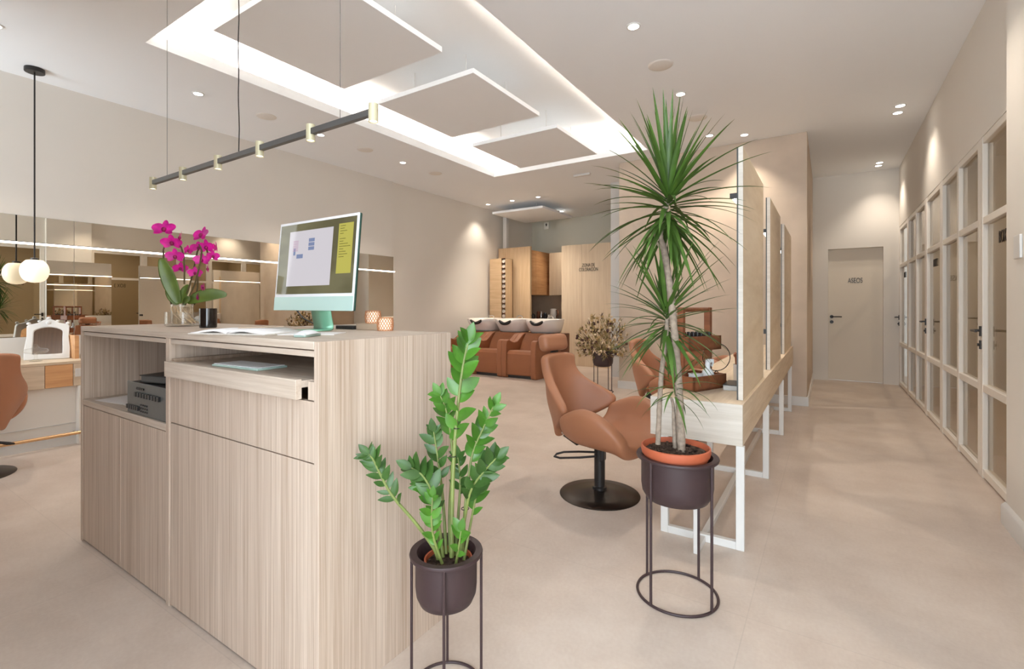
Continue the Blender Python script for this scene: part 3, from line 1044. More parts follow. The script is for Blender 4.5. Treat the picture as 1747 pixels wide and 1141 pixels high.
stems = [([(140, 905), (95, 650), (60, 470), (58, 340), (80, 262), (125, 228), (185, 250), (240, 310), (268, 400), (274, 560), (272, 690)], 0.0),
         ([(225, 905), (300, 700), (350, 500), (380, 350), (430, 262), (470, 300), (495, 400)], 0.02),
         ([(300, 905), (400, 690), (450, 500), (470, 350), (440, 275)], -0.015),
         ([(330, 900), (362, 730), (365, 640), (358, 560)], 0.035)]
for pts, d in stems:
    MB().tube([oc(a, b, d) for a, b in pts], 0.0042, 7).build('flower_stem', M['orchid_stem'], OD, world=False)
lf = [((215, 895), (150, 660), (90, 430), 0.036, -0.02), ((210, 900), (150, 800), (110, 690), 0.030, 0.0), ((230, 890), (240, 770), (262, 690), 0.022, 0.02), ((300, 880), (450, 770), (640, 800), 0.036, 0.03), ((260, 885), (330, 850), (400, 870), 0.028, -0.03)]
for (a, b, c, w, d) in lf:
    A, B, Cc = Vector(oc(*a, 0)), Vector(oc(*b, d)), Vector(oc(*c, d * 2))
    rows = []
    for i in range(13):
        t_ = i / 12
        p = A * (1 - t_) ** 2 + B * 2 * t_ * (1 - t_) + Cc * t_ ** 2
        tg = ((B - A) * (1 - t_) + (Cc - B) * t_).normalized()
        nrm = Vector((0.25, -1, 0.3)).normalized()
        sd = tg.cross(nrm).normalized()
        ww = w * math.sin(PI * (0.06 + 0.90 * t_)) ** 0.6
        rows.append((p + sd * ww - nrm * -0.25 * ww, p, p - sd * ww - nrm * -0.25 * ww))
    MB().grid(rows).build('leaf', M['orchid_leaf'], OD, world=False, sub=1, solid=0.0025, ang=80)


def flower(c, r, yaw, pitch):
    m = Matrix.Translation(c) @ Matrix.Rotation(yaw, 4, 'Z') @ Matrix.Rotation(pitch, 4, 'X')
    f = MB()
    for k, (ang, ln, wd) in enumerate(((90, 1.0, 0.62), (215, 1.0, 0.58), (325, 1.0, 0.58), (8, 1.1, 1.05), (172, 1.1, 1.05))):
        a = D2R(ang)
        rows = []
        for i in range(6):
            t_ = i / 5
            w = wd * r * math.sin(PI * (0.10 + 0.84 * t_)) ** 0.7
            q = ln * r * t_
            dx, dz = math.cos(a), math.sin(a)
            cup = -0.18 * r * t_ * t_
            off = -0.004 if k > 2 else 0.0
            rows.append(((q * dx - w * dz * 0.5, off + cup - 0.1 * w, q * dz + w * dx * 0.5), (q * dx, off + cup, q * dz), (q * dx + w * dz * 0.5, off + cup - 0.1 * w, q * dz - w * dx * 0.5)))
        f.grid([[tuple(m @ Vector(p)) for p in row] for row in rows])
    o = f.build('flower', M['orchid'], OD, world=False, sub=1, ang=80)
    g = MB()
    g.ball(tuple(m @ Vector((0, -0.008, -0.1 * r))), r * 0.22, (1, 1, 1.2), 10, 8)
    g.build('flower_lip', M['orchid_core'], o, world=False)
    return o


for (cx_, cy_, r_, yw, ptc) in ((100, 135, 0.046, 10, -25), (245, 212, 0.030, -55, -10), (165, 262, 0.040, 20, 25), (320, 345, 0.024, 80, 0), (205, 405, 0.036, 20, 10), (212, 520, 0.030, 50, 20), (478, 195, 0.043, -20, -25), (430, 310, 0.030, 30, 30), (510, 310, 0.036, 0, 10), (588, 310, 0.028, -75, 0), (577, 405, 0.028, 60, 5), (455, 440, 0.032, 20, 0), (525, 530, 0.026, -55, 0), (362, 568, 0.028, 30, 10), (462, 722, 0.022, -40, 0), (405, 825, 0.024, -60, 0)):
    flower(oc(cx_, cy_, random.uniform(-0.02, 0.02)), r_ * 1.12, D2R(yw), D2R(ptc))

# --- glass ball with wire at the far counter corner
gb = thing('glass_ball_ornament', 'small white glass ball with black wire band on the counter end', 'ornament', (-3.15, 1.40, ZT), D2R(YAW))
MB().ball((0, 0, 0.022), 0.026, (1.05, 1, 0.85)).build('ball', M['frosted'], gb, world=False)
w_ = MB().tube([(-0.056, 0, 0.001), (-0.054, 0, 0.016), (-0.045, 0, 0.026), (-0.032, -0.012, 0.028), (-0.01, -0.026, 0.025), (0.028, -0.012, 0.010)], 0.002, 6)
w_.build('wire', M['black'], gb, world=False)

# --- amplifier in the open shelf, with a binder and papers
am = wthing('amplifier', 'grey rack amplifier with black buttons in the open counter shelf', 'amplifier', (-2.44, 1.05, 0.722))
MB().box(-2.64, -2.236, 0.884, 1.22, 0.728, 0.858).build('body', M['dark_plastic'], am, bevel=0.002)
MB().box(-2.643, -2.233, 0.878, 0.884, 0.724, 0.862).build('front_plate', M['grey_steel'], am, bevel=0.001)
for k in range(9):
    MB().box(-2.545 + k * 0.028, -2.527 + k * 0.028, 0.868, 0.878, 0.802, 0.822).build('button', M['dark_plastic'], am, bevel=0.001)
for k in range(6):
    MB().box(-2.632 + k * 0.022, -2.618 + k * 0.022, 0.868, 0.878, 0.742, 0.760).build('button', M['dark_plastic'], am, bevel=0.001)
for k in range(5):
    MB().cyl((-2.53 + k * 0.016, 0.878, 0.838), (-2.53 + k * 0.016, 0.872, 0.838), 0.005, n=10).build('knob', M['dark_plastic'], am)
for k in range(4):
    for q in range(3):
        MB().box(-2.50 + k * 0.02, -2.49 + k * 0.02, 0.874, 0.878, 0.738 + q * 0.014, 0.744 + q * 0.014).build('socket', M['dark_plastic'], am)
MB().box(-2.643, -2.640, 0.90, 1.0, 0.722, 0.728).box(-2.26, -2.24, 0.90, 1.2, 0.722, 0.728).box(-2.62, -2.60, 0.90, 1.2, 0.722, 0.728).build('foot', M['dark_plastic'], am)
bi = thing('ring_binder', 'dark grey binder with loose sheets lying on the amplifier', 'binder', (-2.42, 1.03, 0.862), D2R(14))
MB().box(-0.15, 0.16, -0.11, 0.13, 0, 0.004).box(-0.15, 0.16, -0.11, 0.13, 0.028, 0.032).build('cover', M['dark_plastic'], bi, bevel=0.001, world=False)
MB().box(-0.145, 0.15, -0.105, 0.125, 0.004, 0.028).build('sheets', M['grey_steel'], bi, world=False)
o = MB().tube([(-2.625, 1.19, 0.866), (-2.62, 1.20, 0.89), (-2.57, 1.215, 0.905), (-2.50, 1.225, 0.90), (-2.45, 1.228, 0.925), (-2.38, 1.23, 0.875)], 0.006, 7).build('cable_bundle', M['dark_plastic'])
tag(o, 'black cable loop behind the binder on the amplifier', 'cable')
for (x, y, rz, lab) in ((-2.98, 0.99, 8, 'white paper sheet lying on the open shelf floor, clear of the amplifier'), (-2.73, 1.0, -4, 'white paper sheet tucked beside the amplifier in the shelf')):
    o = MB().box(-0.12, 0.12, -0.085, 0.085, 0, 0.002).build('paper_sheet', M['paper'])
    o.location = (x, y, 0.7225 + (0.0025 if x > -2.8 else 0))
    o.rotation_euler = (0, 0, D2R(rz))
    tag(o, lab, 'paper')

# ================================================================== LEFT WALL: mirror, light bar, desk
for i, (a, b) in enumerate(((-1.2, 1.597), (1.601, 5.70))):
    wm = MB().box(XL, XL + 0.006, a, b, 0.915, 2.013)
    o = wm.build('wall_mirror', M['mirror'], smooth=False)
    tag(o, ['bronze wall mirror behind the globe pendant, up to the joint', 'long bronze wall mirror behind the counter, beyond the joint'][i], 'mirror', 'bronze mirrors on the side wall')
lbx = wthing('light_bar', 'long thin glowing light bar across the bronze wall mirror', 'light bar', (XL + 0.02, 2.3, 1.765))
MB().box(XL + 0.006, XL + 0.024, -1.2, 5.715, 1.772, 1.778).build('housing', M['black'], lbx)
MB().box(XL + 0.006, XL + 0.026, -1.2, 5.715, 1.756, 1.772).build('diffuser', M['led'], lbx)

ds = wthing('wall_desk', 'long pale oak dressing desk along the mirror wall', 'desk', (-5.75, 0.2, 0))
MB().box(-6.095, -5.44, -1.2, 1.52, 0.70, 0.722).build('desk_top', M['oak_white_y'], ds, bevel=0.001)
MB().box(-6.095, -5.46, -1.2, 1.52, 0.505, 0.70).build('carcass', M['oak_white_y'], ds)
MB().box(-5.46, -5.44, -1.2, 1.24, 0.51, 0.698).build('drawer_front', M['oak_white_y'], ds, bevel=0.001)
MB().box(-5.46, -5.44, 1.244, 1.42, 0.51, 0.698).build('drawer_front', M['oak_warm'], ds, bevel=0.001)['label'] = 'warm orange oak drawer front'
MB().box(-5.46, -5.44, 1.424, 1.52, 0.51, 0.698).build('end_panel', M['oak_white_y'], ds, bevel=0.001)
MB().box(-6.095, -5.50, -1.2, 1.50, 0, 0.505).build('plinth', M['frame'], ds)
MB().box(-5.50, -5.492, -1.2, 1.46, 0.18, 0.185).box(-5.50, -5.488, -1.2, 1.46, 0, 0.075).build('plinth_moulding', M['white'], ds, bevel=0.001)
MB().box(-5.50, -5.42, 1.455, 1.52, 0, 0.505).build('end_post', M['frame'], ds, bevel=0.002)
MB().box(-6.095, -6.07, -1.2, 5.70, 0.722, 0.912).build('splashback', M['white'], ds, bevel=0.001)
MB().box(-6.07, -5.66, 1.49, 1.52, 0.722, 0.93).build('end_upstand', M['oak_warm'], ds, bevel=0.001)
sk = MB().box(-5.44, -5.432, 1.435, 1.505, 0.585, 0.655).build('power_outlet', M['white'], bevel=0.003)
tag(sk, 'white power outlet on the desk end beside the counter', 'outlet')
fr_ = wthing('foot_rail', 'polished brass foot rail in front of the desk plinth', 'foot rail', (-5.40, 0.2, 0.10))
MB().cyl((-5.41, -1.2, 0.105), (-5.41, 1.50, 0.105), 0.014).build('rail', M['brass'], fr_)
MB().cyl((-5.41, 1.44, 0.105), (-5.50, 1.44, 0.105), 0.008).cyl((-5.41, 0.2, 0.105), (-5.50, 0.2, 0.105), 0.008).build('bracket', M['chrome'], fr_)

# ornate table mirror leaning on the desk
vm = thing('vanity_mirror', 'white ornate framed table mirror leaning on the desk', 'mirror', (-5.80, 1.34, 0.722), D2R(70))


def outline(sc, crest):
    pts = []
    base = [(-0.150, 0.0), (-0.05, 0.0), (0.05, 0.0), (0.150, 0.0), (0.150, 0.10), (0.138, 0.20), (0.140, 0.30), (0.128, 0.318), (0.10, 0.322), (0.07, 0.33), (0.04, 0.352), (0.0, 0.372 if crest else 0.352), (-0.04, 0.352), (-0.07, 0.33), (-0.10, 0.322), (-0.128, 0.318), (-0.140, 0.30), (-0.138, 0.20), (-0.150, 0.10)]
    return base


inner = [(-0.098, 0.048), (-0.04, 0.046), (0.04, 0.046), (0.098, 0.048), (0.098, 0.10), (0.095, 0.18), (0.095, 0.24), (0.092, 0.258), (0.075, 0.272), (0.05, 0.283), (0.025, 0.289), (0.0, 0.291), (-0.025, 0.289), (-0.05, 0.283), (-0.075, 0.272), (-0.092, 0.258), (-0.095, 0.24), (-0.095, 0.18), (-0.098, 0.10)]
lean = Matrix.Rotation(D2R(-14), 4, 'X')


def leaned(mb):
    mb.v = [tuple(lean @ Vector(p)) for p in mb.v]
    return mb


leaned(MB().frame(outline(1, True), inner, 'y', -0.012, 0.012)).build('frame', M['white'], vm, bevel=0.005, world=False)
orn = MB()
for x, z, r in ((0, 0.372, 0.014), (-0.128, 0.325, 0.013), (0.128, 0.325, 0.013), (-0.06, 0.345, 0.011), (0.06, 0.345, 0.011), (0, 0.33, 0.018)):
    orn.ball((x, -0.008, z), r, (1.2, 0.7, 1), 12, 8)
leaned(orn).build('carving', M['white'], vm, world=False)
leaned(MB().prism(inner, 'y', 0.002, 0.005)).build('mirror_glass', M['mirror_clear'], vm, smooth=False, world=False)
leaned(MB().box(-0.03, 0.03, 0.012, 0.016, 0.05, 0.30)).build('back_strut', M['white'], vm, world=False)
gd = thing('glass_cake_stand', 'clear glass pedestal dish on the desk before the ornate mirror', 'dish', (-5.68, 1.24, 0.722))
MB().lathe([(0, 0.0), (0.04, 0.0), (0.042, 0.005), (0.012, 0.02), (0.011, 0.05), (0.02, 0.06), (0.07, 0.075), (0.082, 0.09), (0.074, 0.105), (0.03, 0.115), (0.012, 0.13), (0.014, 0.14), (0, 0.148)], 32).build('bowl', M['glass'], gd, world=False)
o = MB().box(-0.04, 0.04, -0.03, 0.03, 0, 0.055).build('tissue_box', M['dark_plastic'], bevel=0.004)
o.location = (-5.72, 1.045, 0.722)
tag(o, 'small black box on the desk near the brown chair back', 'box')

# ================================================================== STYLING STATION
stn = wthing('styling_table', 'long whitewashed oak styling table on white metal legs', 'table', (-0.57, 4.6, 0))
TX0, TX1, TY0, TY1, TZ = -0.80, -0.347, 2.59, 6.722, 0.713
MB().box(TX0, TX1, TY0 + 0.018, TY1, TZ - 0.203, TZ).build('table_body', M['oak_white_y'], stn, bevel=0.0015)
MB().box(TX0, TX1, TY0, TY0 + 0.018, TZ - 0.203, TZ - 0.0005).build('end_panel', M['oak_white_x'], stn, bevel=0.0015)
for y in (2.59, 3.77, 5.11, 6.30):
    lg = MB()
    lg.box(-0.378, -0.340, y, y + 0.03, 0, TZ - 0.203)
    lg.box(-0.745, -0.707, y, y + 0.03, 0, TZ - 0.203)
    lg.box(-0.707, -0.378, y, y + 0.03, 0, 0.038)
    lg.build('leg', M['white'], stn, bevel=0.002)
MB().box(-0.548, -0.518, 2.455, 6.30, 0.0, 0.03).build('floor_rail', M['white'], stn, bevel=0.002)
MB().box(-0.545, -0.525, 2.44, 2.455, 0.0, 0.50).build('front_upright', M['white'], stn, bevel=0.002)

for i, (a, b) in enumerate(((2.72, 3.66), (4.12, 5.08), (5.54, 6.62))):
    sm_ = wthing('styling_mirror', ['tall oak backed styling mirror panel nearest the tall plant', 'middle tall oak backed styling mirror panel on the long table', 'tall oak backed styling mirror panel closest to the plaster pillar'][i], 'mirror', (-0.375, (a + b) / 2, TZ), 'styling mirror panels on the long table')
    MB().box(-0.384, -0.3635, a, b, TZ + 0.001, 2.016).build('oak_back', M['oak_panel'], sm_, bevel=0.001)
    MB().box(-0.3845, -0.3625, a - 0.002, a, TZ + 0.001, 2.017).box(-0.3845, -0.3625, b, b + 0.002, TZ + 0.001, 2.017).build('edge_band', M['oak_white_x'], sm_)['label'] = 'pale edge strip'
    MB().box(-0.390, -0.385, a, b, TZ + 0.001, 2.016).build('mirror_glass', M['mirror_clear'], sm_, smooth=False)
    MB().box(-0.392, -0.3845, a - 0.0026, a - 0.0002, TZ + 0.001, 2.016).build('mirror_rim', M['dark_edge'], sm_)
    MB().box(-0.425, -0.390, a, b, 1.772, 1.780).box(-0.425, -0.390, a - 0.003, a, 1.752, 1.780).build('light_bar_housing', M['black'], sm_)
    MB().box(-0.423, -0.392, a, b, 1.762, 1.772).build('light_bar_diffuser', M['led'], sm_)
    if i > 0:
        MB().box(-0.43, -0.390, a, a + 0.05, 0.985, 1.02).build('tool_hook', M['black'], sm_, bevel=0.003)


# ================================================================== STYLING CHAIRS
def chair_proto():
    c = thing('styling_chair', '', 'chair', (0, 0, 0), 0, 'cognac leather styling chairs')
    # seat: a wide scoop with rounded upturned sides
    rows = []
    NV, NU = 13, 15
    for i in range(NV):
        v = i / (NV - 1)
        x = -0.115 + 0.44 * v
        hgt = 0.235 * max(0.0, math.sin(PI * (0.12 + 0.84 * v))) ** 0.62
        halfw = 0.20 + 0.105 * math.sin(PI * (0.12 + 0.78 * v)) ** 0.8
        row = []
        for j in range(NU):
            u = j / (NU - 1) * 2 - 1
            au = abs(u)
            y = halfw * math.copysign(1 - (1 - au) ** 1.7, u)
            z = 0.368 + hgt * (au ** 2.9) - 0.035 * max(0, (v - 0.72) / 0.28) ** 2 * (1 - au ** 2) + 0.03 * max(0, 0.2 - v) / 0.2
            row.append((x + 0.02 * au ** 2, y, z))
        rows.append(row)
    MB().grid(rows).build('seat', M['leather'], c, solid=0.085, sub=2, world=False, ang=180)
    rows = []
    NV, NU = 13, 15
    for i in range(NV):
        v = i / (NV - 1)
        z = 0.352 + 0.528 * v
        xc = -0.285 - 0.075 * v - 0.03 * math.sin(PI * v)
        bump = math.exp(-((v - 0.44) / 0.23) ** 2)
        halfw = 0.095 + 0.175 * bump + 0.075 * v
        fwd = 0.03 + 0.275 * bump
        row = []
        for j in range(NU):
            u = j / (NU - 1) * 2 - 1
            au = abs(u)
            row.append((xc + fwd * au ** 2.1, halfw * u * (1 - 0.06 * au), z - 0.02 * au ** 3))
        rows.append(row)
    MB().grid(rows).build('backrest', M['leather'], c, solid=0.06, sub=2, world=False, ang=180)
    hr = MB().obox((-0.385, 0, 0.945), (0.085, 0.25, 0.115), 0, 0, D2R(-12)).build('headrest', M['leather'], c, bevel=0.036, seg=5, world=False, ang=60)
    MB().box(-0.385, -0.365, -0.03, 0.03, 0.84, 0.92).build('headrest_post', M['black'], hr, world=False)
    br = MB()
    br.obox((-0.165, -0.07, 0.345), (0.12, 0.03, 0.05), 0, 0, D2R(20))
    br.obox((-0.165, 0.07, 0.345), (0.12, 0.03, 0.05), 0, 0, D2R(20))
    br.box(-0.14, 0.10, -0.09, 0.09, 0.316, 0.336)
    br.box(-0.06, 0.06, -0.05, 0.05, 0.295, 0.322)
    br.build('bracket', M['black'], c, bevel=0.004, world=False)
    MB().obox((-0.20, -0.115, 0.385), (0.012, 0.04, 0.014), D2R(10), D2R(20)).build('recline_catch', M['chrome'], c, bevel=0.002, world=False)
    MB().lathe([(0.0, 0.03), (0.036, 0.03), (0.046, 0.038), (0.046, 0.052), (0.034, 0.056), (0.034, 0.30), (0, 0.30)], 28).build('column', M['black'], c, world=False)
    MB().lathe([(0, 0.0), (0.25, 0.0), (0.252, 0.004), (0.248, 0.009), (0.17, 0.019), (0.09, 0.030), (0.045, 0.038), (0, 0.040)], 56).build('base', M['black_base'], c, world=False, ang=60)
    p = MB()
    p.tube([(0.0, -0.035, 0.275), (-0.12, -0.06, 0.258), (-0.21, -0.10, 0.245), (-0.245, -0.13, 0.232), (-0.235, -0.165, 0.225), (-0.19, -0.165, 0.225), (-0.08, -0.10, 0.238), (0.0, -0.04, 0.25)], 0.007, 8)
    p.build('pump_lever', M['black'], c, world=False)
    MB().obox((0.045, -0.03, 0.265), (0.03, 0.06, 0.07), D2R(20)).build('pump_housing', M['black'], c, bevel=0.008, world=False)
    return c


ch = chair_proto()
ch.location = (-1.214, 2.879, 0)
ch.rotation_euler = (0, 0, D2R(-12))
ch['label'] = 'cognac leather styling chair with headrest next to the tall potted plant'
c2 = clone(ch, (-1.20, 4.55, 0), D2R(-8), 'cognac leather styling chair beside the dried flower stand, partly hidden by the plant trunks')
c3 = clone(ch, (-1.16, 6.02, 0), D2R(-5), 'cognac leather styling chair farthest away, seen through the wooden caddy')
c4 = clone(ch, (-5.02, 0.74, 0), D2R(188), 'brown leather styling chair seen from behind at the mirror wall desk')
for c_ in (c2, c3, c4):
    for q in kids(c_):
        if q.name.startswith('headrest'):
            for w_ in kids(q):
                bpy.data.objects.remove(w_)
            bpy.data.objects.remove(q)

# ================================================================== POT STANDS AND PLANTS


def pot_stand(name, label, loc, r, ztop, depth, leg_angles, rz, rim=0.012, r_pot=None, bar=0.0055):
    c = thing(name, label, 'plant stand', loc, rz)
    rp = r_pot or r * 0.89
    zb = ztop - depth
    prof = [(0, zb), (rp * 0.62, zb + 0.002), (rp * 0.86, zb + depth * 0.08), (rp * 0.97, zb + depth * 0.22), (rp, zb + depth * 0.38), (rp, ztop - rim), (r, ztop - rim), (r + 0.002, ztop - rim * 0.5), (r, ztop), (rp - 0.004, ztop - 0.001), (rp - 0.008, ztop - 0.012), (rp - 0.008, zb + depth * 0.38), (rp * 0.8, zb + 0.02), (0, zb + 0.015)]
    MB().lathe(prof, 56).build('pot', M['plum'], c, world=False, ang=50)
    for a in leg_angles:
        x, y = (r - 0.003) * math.cos(D2R(a)), (r - 0.003) * math.sin(D2R(a))
        MB().cyl((x, y, bar), (x, y, ztop - rim * 0.6), bar, n=10).build('leg', M['plum'], c, world=False)
    MB().ring(r - 0.003, bar, 56, 8, (0, 0, bar)).build('base_ring', M['plum'], c, world=False)
    return c


pot_stand('plant_stand', 'dark plum metal pot stand holding the terracotta pot', (-0.526, 2.064, 0), 0.1625, 0.580, 0.195, (213, 123, 305, 37), D2R(YAW), r_pot=0.144)

DR = thing('potted_dracaena', 'tall two-trunk dracaena with spiky leaf crowns in a terracotta pot', 'potted plant', (-0.526, 2.064, 0.0), D2R(YAW))
s_ = 0.002444


def dp(px, py, d=0.0):
    return ((px - 1155) * s_, d, 1.2 - (py - 521) * s_)


zr = 0.615
MB().lathe([(0, 0.45), (0.105, 0.45), (0.122, 0.56), (0.128, 0.572), (0.129, 0.582), (0.135, 0.584), (0.139, 0.600), (0.138, 0.615), (0.132, 0.617), (0.126, 0.600), (0.122, 0.56), (0, 0.55)], 56, (-0.006, 0, 0)).build('terracotta_pot', M['terracotta'], DR, world=False, ang=40)
so = MB()
rows = []
for i in range(17):
    row = []
    for j in range(25):
        a = 2 * PI * j / 24
        q = 0.124 * i / 16
        row.append((-0.006 + q * math.cos(a), q * math.sin(a), 0.594 + random.uniform(-0.006, 0.008) * (1 if i < 16 else 0)))
    row[24] = row[0]
    rows.append(row)
so.grid(rows)
for k in range(120):
    a, q = random.uniform(0, 2 * PI), 0.115 * math.sqrt(random.random())
    so.ball((-0.006 + q * math.cos(a), q * math.sin(a), 0.598), random.uniform(0.004, 0.009), (1, 1, 0.7), 6, 4)
so.build('soil', M['soil'], DR, world=False)


def trunk(pts, r0, r1, name='trunk'):
    P = [Vector(p) for p in pts]
    out, rad = [], []
    n = len(P)
    for i in range(n - 1):
        for k in range(6):
            t_ = k / 6
            p0, p1, p2, p3 = P[max(i - 1, 0)], P[i], P[i + 1], P[min(i + 2, n - 1)]
            q = 0.5 * ((2 * p1) + (p2 - p0) * t_ + (2 * p0 - 5 * p1 + 4 * p2 - p3) * t_ * t_ + (3 * p1 - p0 - 3 * p2 + p3) * t_ ** 3)
            out.append(q)
            f_ = (i + t_) / (n - 1)
            rad.append((r0 + (r1 - r0) * f_) * (1 + 0.07 * math.sin(len(out) * 2.4)))
    out.append(P[-1])
    rad.append(r1)
    return MB().tube(out, rad, 14).build(name, M['bark'], DR, world=False)


trunk([dp(1163, 770), dp(1160, 700), dp(1157, 640), dp(1151, 570), dp(1144, 500), dp(1137, 450), dp(1131, 415)], 0.0168, 0.0135)
trunk([dp(1131, 418), dp(1127, 400), dp(1131, 372), dp(1140, 345)], 0.011, 0.009, 'branch')
trunk([dp(1128, 424), dp(1119, 410), dp(1116, 392)], 0.006, 0.004, 'branch')
trunk([dp(1125, 760, 0.02), dp(1128, 690, 0.02), dp(1131, 640, 0.02), dp(1136, 600, 0.02), dp(1141, 570, 0.03), dp(1143, 545, 0.04)], 0.0108, 0.0095)
trunk([dp(1156, 770, 0.03), dp(1154, 720, 0.03), dp(1153, 695, 0.03), dp(1149, 680, 0.03)], 0.010, 0.005, 'branch')


def crown(center, n, lmin, lmax, wid, emin, emax, seed, droop=(0.5, 1.3), ax_=0.10):
    rnd = random.Random(seed)
    m_ = MB()
    for k in range(n):
        t_ = (k + 0.5) / n
        el = D2R(emin + (emax - emin) * t_ ** 1.3 + rnd.uniform(-9, 9))
        az = k * 2.39996 + rnd.uniform(-0.3, 0.3)
        d = (math.cos(el) * math.cos(az), math.cos(el) * math.sin(az), math.sin(el))
        L_ = rnd.uniform(lmin, lmax) * (0.85 + 0.15 * t_)
        b = (center[0] + 0.010 * math.cos(az), center[1] + 0.010 * math.sin(az), center[2] - ax_ * 0.6 + ax_ * t_)
        dr_ = rnd.uniform(*droop) * (1 - 0.72 * max(0, math.sin(el)))
        m_.blade(b, d, L_, wid * rnd.uniform(0.75, 1.15), dr_, 9, 0.35)
    return m_


crown(dp(1140, 345), 112, 0.31, 0.43, 0.0135, -46, 90, 3, (0.35, 1.05), 0.19).build('leaf_crown', M['leaf'], DR, world=False, ang=180)
crown(dp(1143, 540, 0.05), 70, 0.26, 0.36, 0.0115, -32, 84, 11, (0.3, 0.9), 0.14).build('leaf_crown', M['leaf'], DR, world=False, ang=180)
crown(dp(1148, 655, -0.02), 22, 0.15, 0.25, 0.0075, -25, 50, 21, (0.7, 1.4)).build('leaf_crown', M['leaf'], DR, world=False, ang=180)

# --- ZZ plant
pot_stand('plant_stand', 'dark plum metal pot stand beside the counter holding the glossy plant', (-0.999, 1.155, 0), 0.112, 0.437, 0.168, (180, 0, 274, 96), D2R(YAW), rim=0.012, r_pot=0.0955, bar=0.0045)
ZZ = thing('potted_zamioculcas', 'glossy green plant with upright feathered stems in a small terracotta pot', 'potted plant', (-0.999, 1.155, 0), D2R(YAW))
zs = 0.001834


def zp(px, py, d=0.0):
    return ((px - 762) * zs, d, 1.2 - (py - 521) * zs)


MB().lathe([(0, 0.30), (0.062, 0.30), (0.070, 0.395), (0.074, 0.398), (0.075, 0.412), (0.070, 0.412), (0.067, 0.395), (0, 0.393)], 40, (0.006, 0, 0)).build('terracotta_pot', M['terracotta'], ZZ, world=False, ang=40)
so = MB()
so.lathe([(0, 0.404), (0.03, 0.402), (0.068, 0.398), (0.068, 0.392), (0, 0.392)], 30, (0.006, 0, 0))
for k in range(60):
    a, q = random.uniform(0, 2 * PI), 0.06 * math.sqrt(random.random())
    so.ball((0.006 + q * math.cos(a), q * math.sin(a), 0.403), random.uniform(0.003, 0.006), (1, 1, 0.7), 6, 4)
so.build('soil', M['soil'], ZZ, world=False)


def spline(P, steps=7):
    P = [Vector(p) for p in P]
    n = len(P)
    out = []
    for i in range(n - 1):
        for k in range(steps):
            t_ = k / steps
            p0, p1, p2, p3 = P[max(i - 1, 0)], P[i], P[i + 1], P[min(i + 2, n - 1)]
            out.append(0.5 * ((2 * p1) + (p2 - p0) * t_ + (2 * p0 - 5 * p1 + 4 * p2 - p3) * t_ * t_ + (3 * p1 - p0 - 3 * p2 + p3) * t_ ** 3))
    out.append(P[-1])
    return out


def zleaf(m_, base, d, side_n, L_, W_):
    d = d.normalized()
    sd = d.cross(side_n).normalized()
    up = sd.cross(d).normalized()
    rows = []
    for i in range(8):
        t_ = i / 7
        w = W_ * (math.sin(PI * min(1, 0.03 + 0.97 * t_) ** 0.85) ** 0.8) if i < 7 else 0.0006
        p = base + d * (L_ * t_) - up * (0.10 * L_ * t_ * t_)
        rows.append((p + sd * w + up * w * 0.28, p, p - sd * w + up * w * 0.28))
    m_.grid(rows)


def zstem(pts, r0, r1, t0, npair, L_, mat, seed, spread=0.9, ratio=0.25, plane=(0, -1, 0)):
    rnd = random.Random(seed)
    sp = spline(pts)
    k = len(sp)
    o = MB().tube(sp, [r0 + (r1 - r0) * i / (k - 1) for i in range(k)], 9).build('stem', M['zstem'], ZZ, world=False)
    m_ = MB()
    pl_ = Vector(plane)
    for i in range(npair):
        f_ = t0 + (1 - t0) * (i + 0.4 + rnd.uniform(-0.18, 0.18)) / npair
        x = f_ * (k - 1)
        a = min(int(x), k - 2)
        p = sp[a].lerp(sp[a + 1], x - a)
        tg = (sp[a + 1] - sp[a]).normalized()
        sd = tg.cross(pl_)
        if sd.length < 0.05:
            sd = Vector((1, 0, 0))
        sd.normalize()
        for sg_ in (1, -1):
            x2 = min(k - 1.001, x + (0.5 * (1 - t0) * (k - 1) / npair if sg_ < 0 else 0))
            a = int(x2)
            p = sp[a].lerp(sp[a + 1], x2 - a)
            tg = (sp[a + 1] - sp[a]).normalized()
            dep = rnd.uniform(-0.6, 0.75)
            d = sd * sg_ * spread * 0.8 + tg * rnd.uniform(0.6, 1.1) + pl_ * dep
            roll = rnd.uniform(-0.9, 0.9)
            nn = (pl_ + tg * 0.45 + Vector((0, 0, 0.35)) + sd * roll).normalized()
            sz = L_ * rnd.uniform(0.82, 1.15) * (0.8 + 0.35 * math.sin(PI * f_ ** 1.5))
            zleaf(m_, p, d, nn, sz, sz * ratio * rnd.uniform(0.88, 1.12))
    nn = (pl_ + Vector((0, 0, 0.4))).normalized()
    zleaf(m_, sp[-1], tg + pl_ * 0.2, nn, L_ * 0.95, L_ * 0.26)
    m_.build('leaflets', mat, o, world=False, ang=180)


zstem([zp(771, 950), zp(772, 850), zp(776, 760), zp(783, 680), zp(791, 620), zp(800, 582)], 0.0075, 0.003, 0.42, 9, 0.066, M['zz'], 1, 0.9, 0.28)
zstem([zp(749, 950, -0.01), zp(742, 928, -0.02), zp(713, 885, -0.03), zp(676, 838, -0.04), zp(657, 805, -0.04), zp(644, 778, -0.04), zp(636, 768, -0.04)], 0.007, 0.0022, 0.42, 10, 0.046, M['zz_dark'], 2, 1.0, 0.19)
zstem([zp(788, 950, 0.02), zp(792, 880, 0.03), zp(797, 830, 0.04), zp(805, 780, 0.05), zp(822, 740, 0.05), zp(842, 697, 0.05)], 0.006, 0.0022, 0.52, 8, 0.052, M['zz'], 3)
zstem([zp(784, 955, 0.02), zp(794, 880, 0.0), zp(806, 830, -0.02), zp(830, 795, -0.03), zp(848, 776, -0.03)], 0.006, 0.0022, 0.35, 8, 0.056, M['zz_dark'], 4)
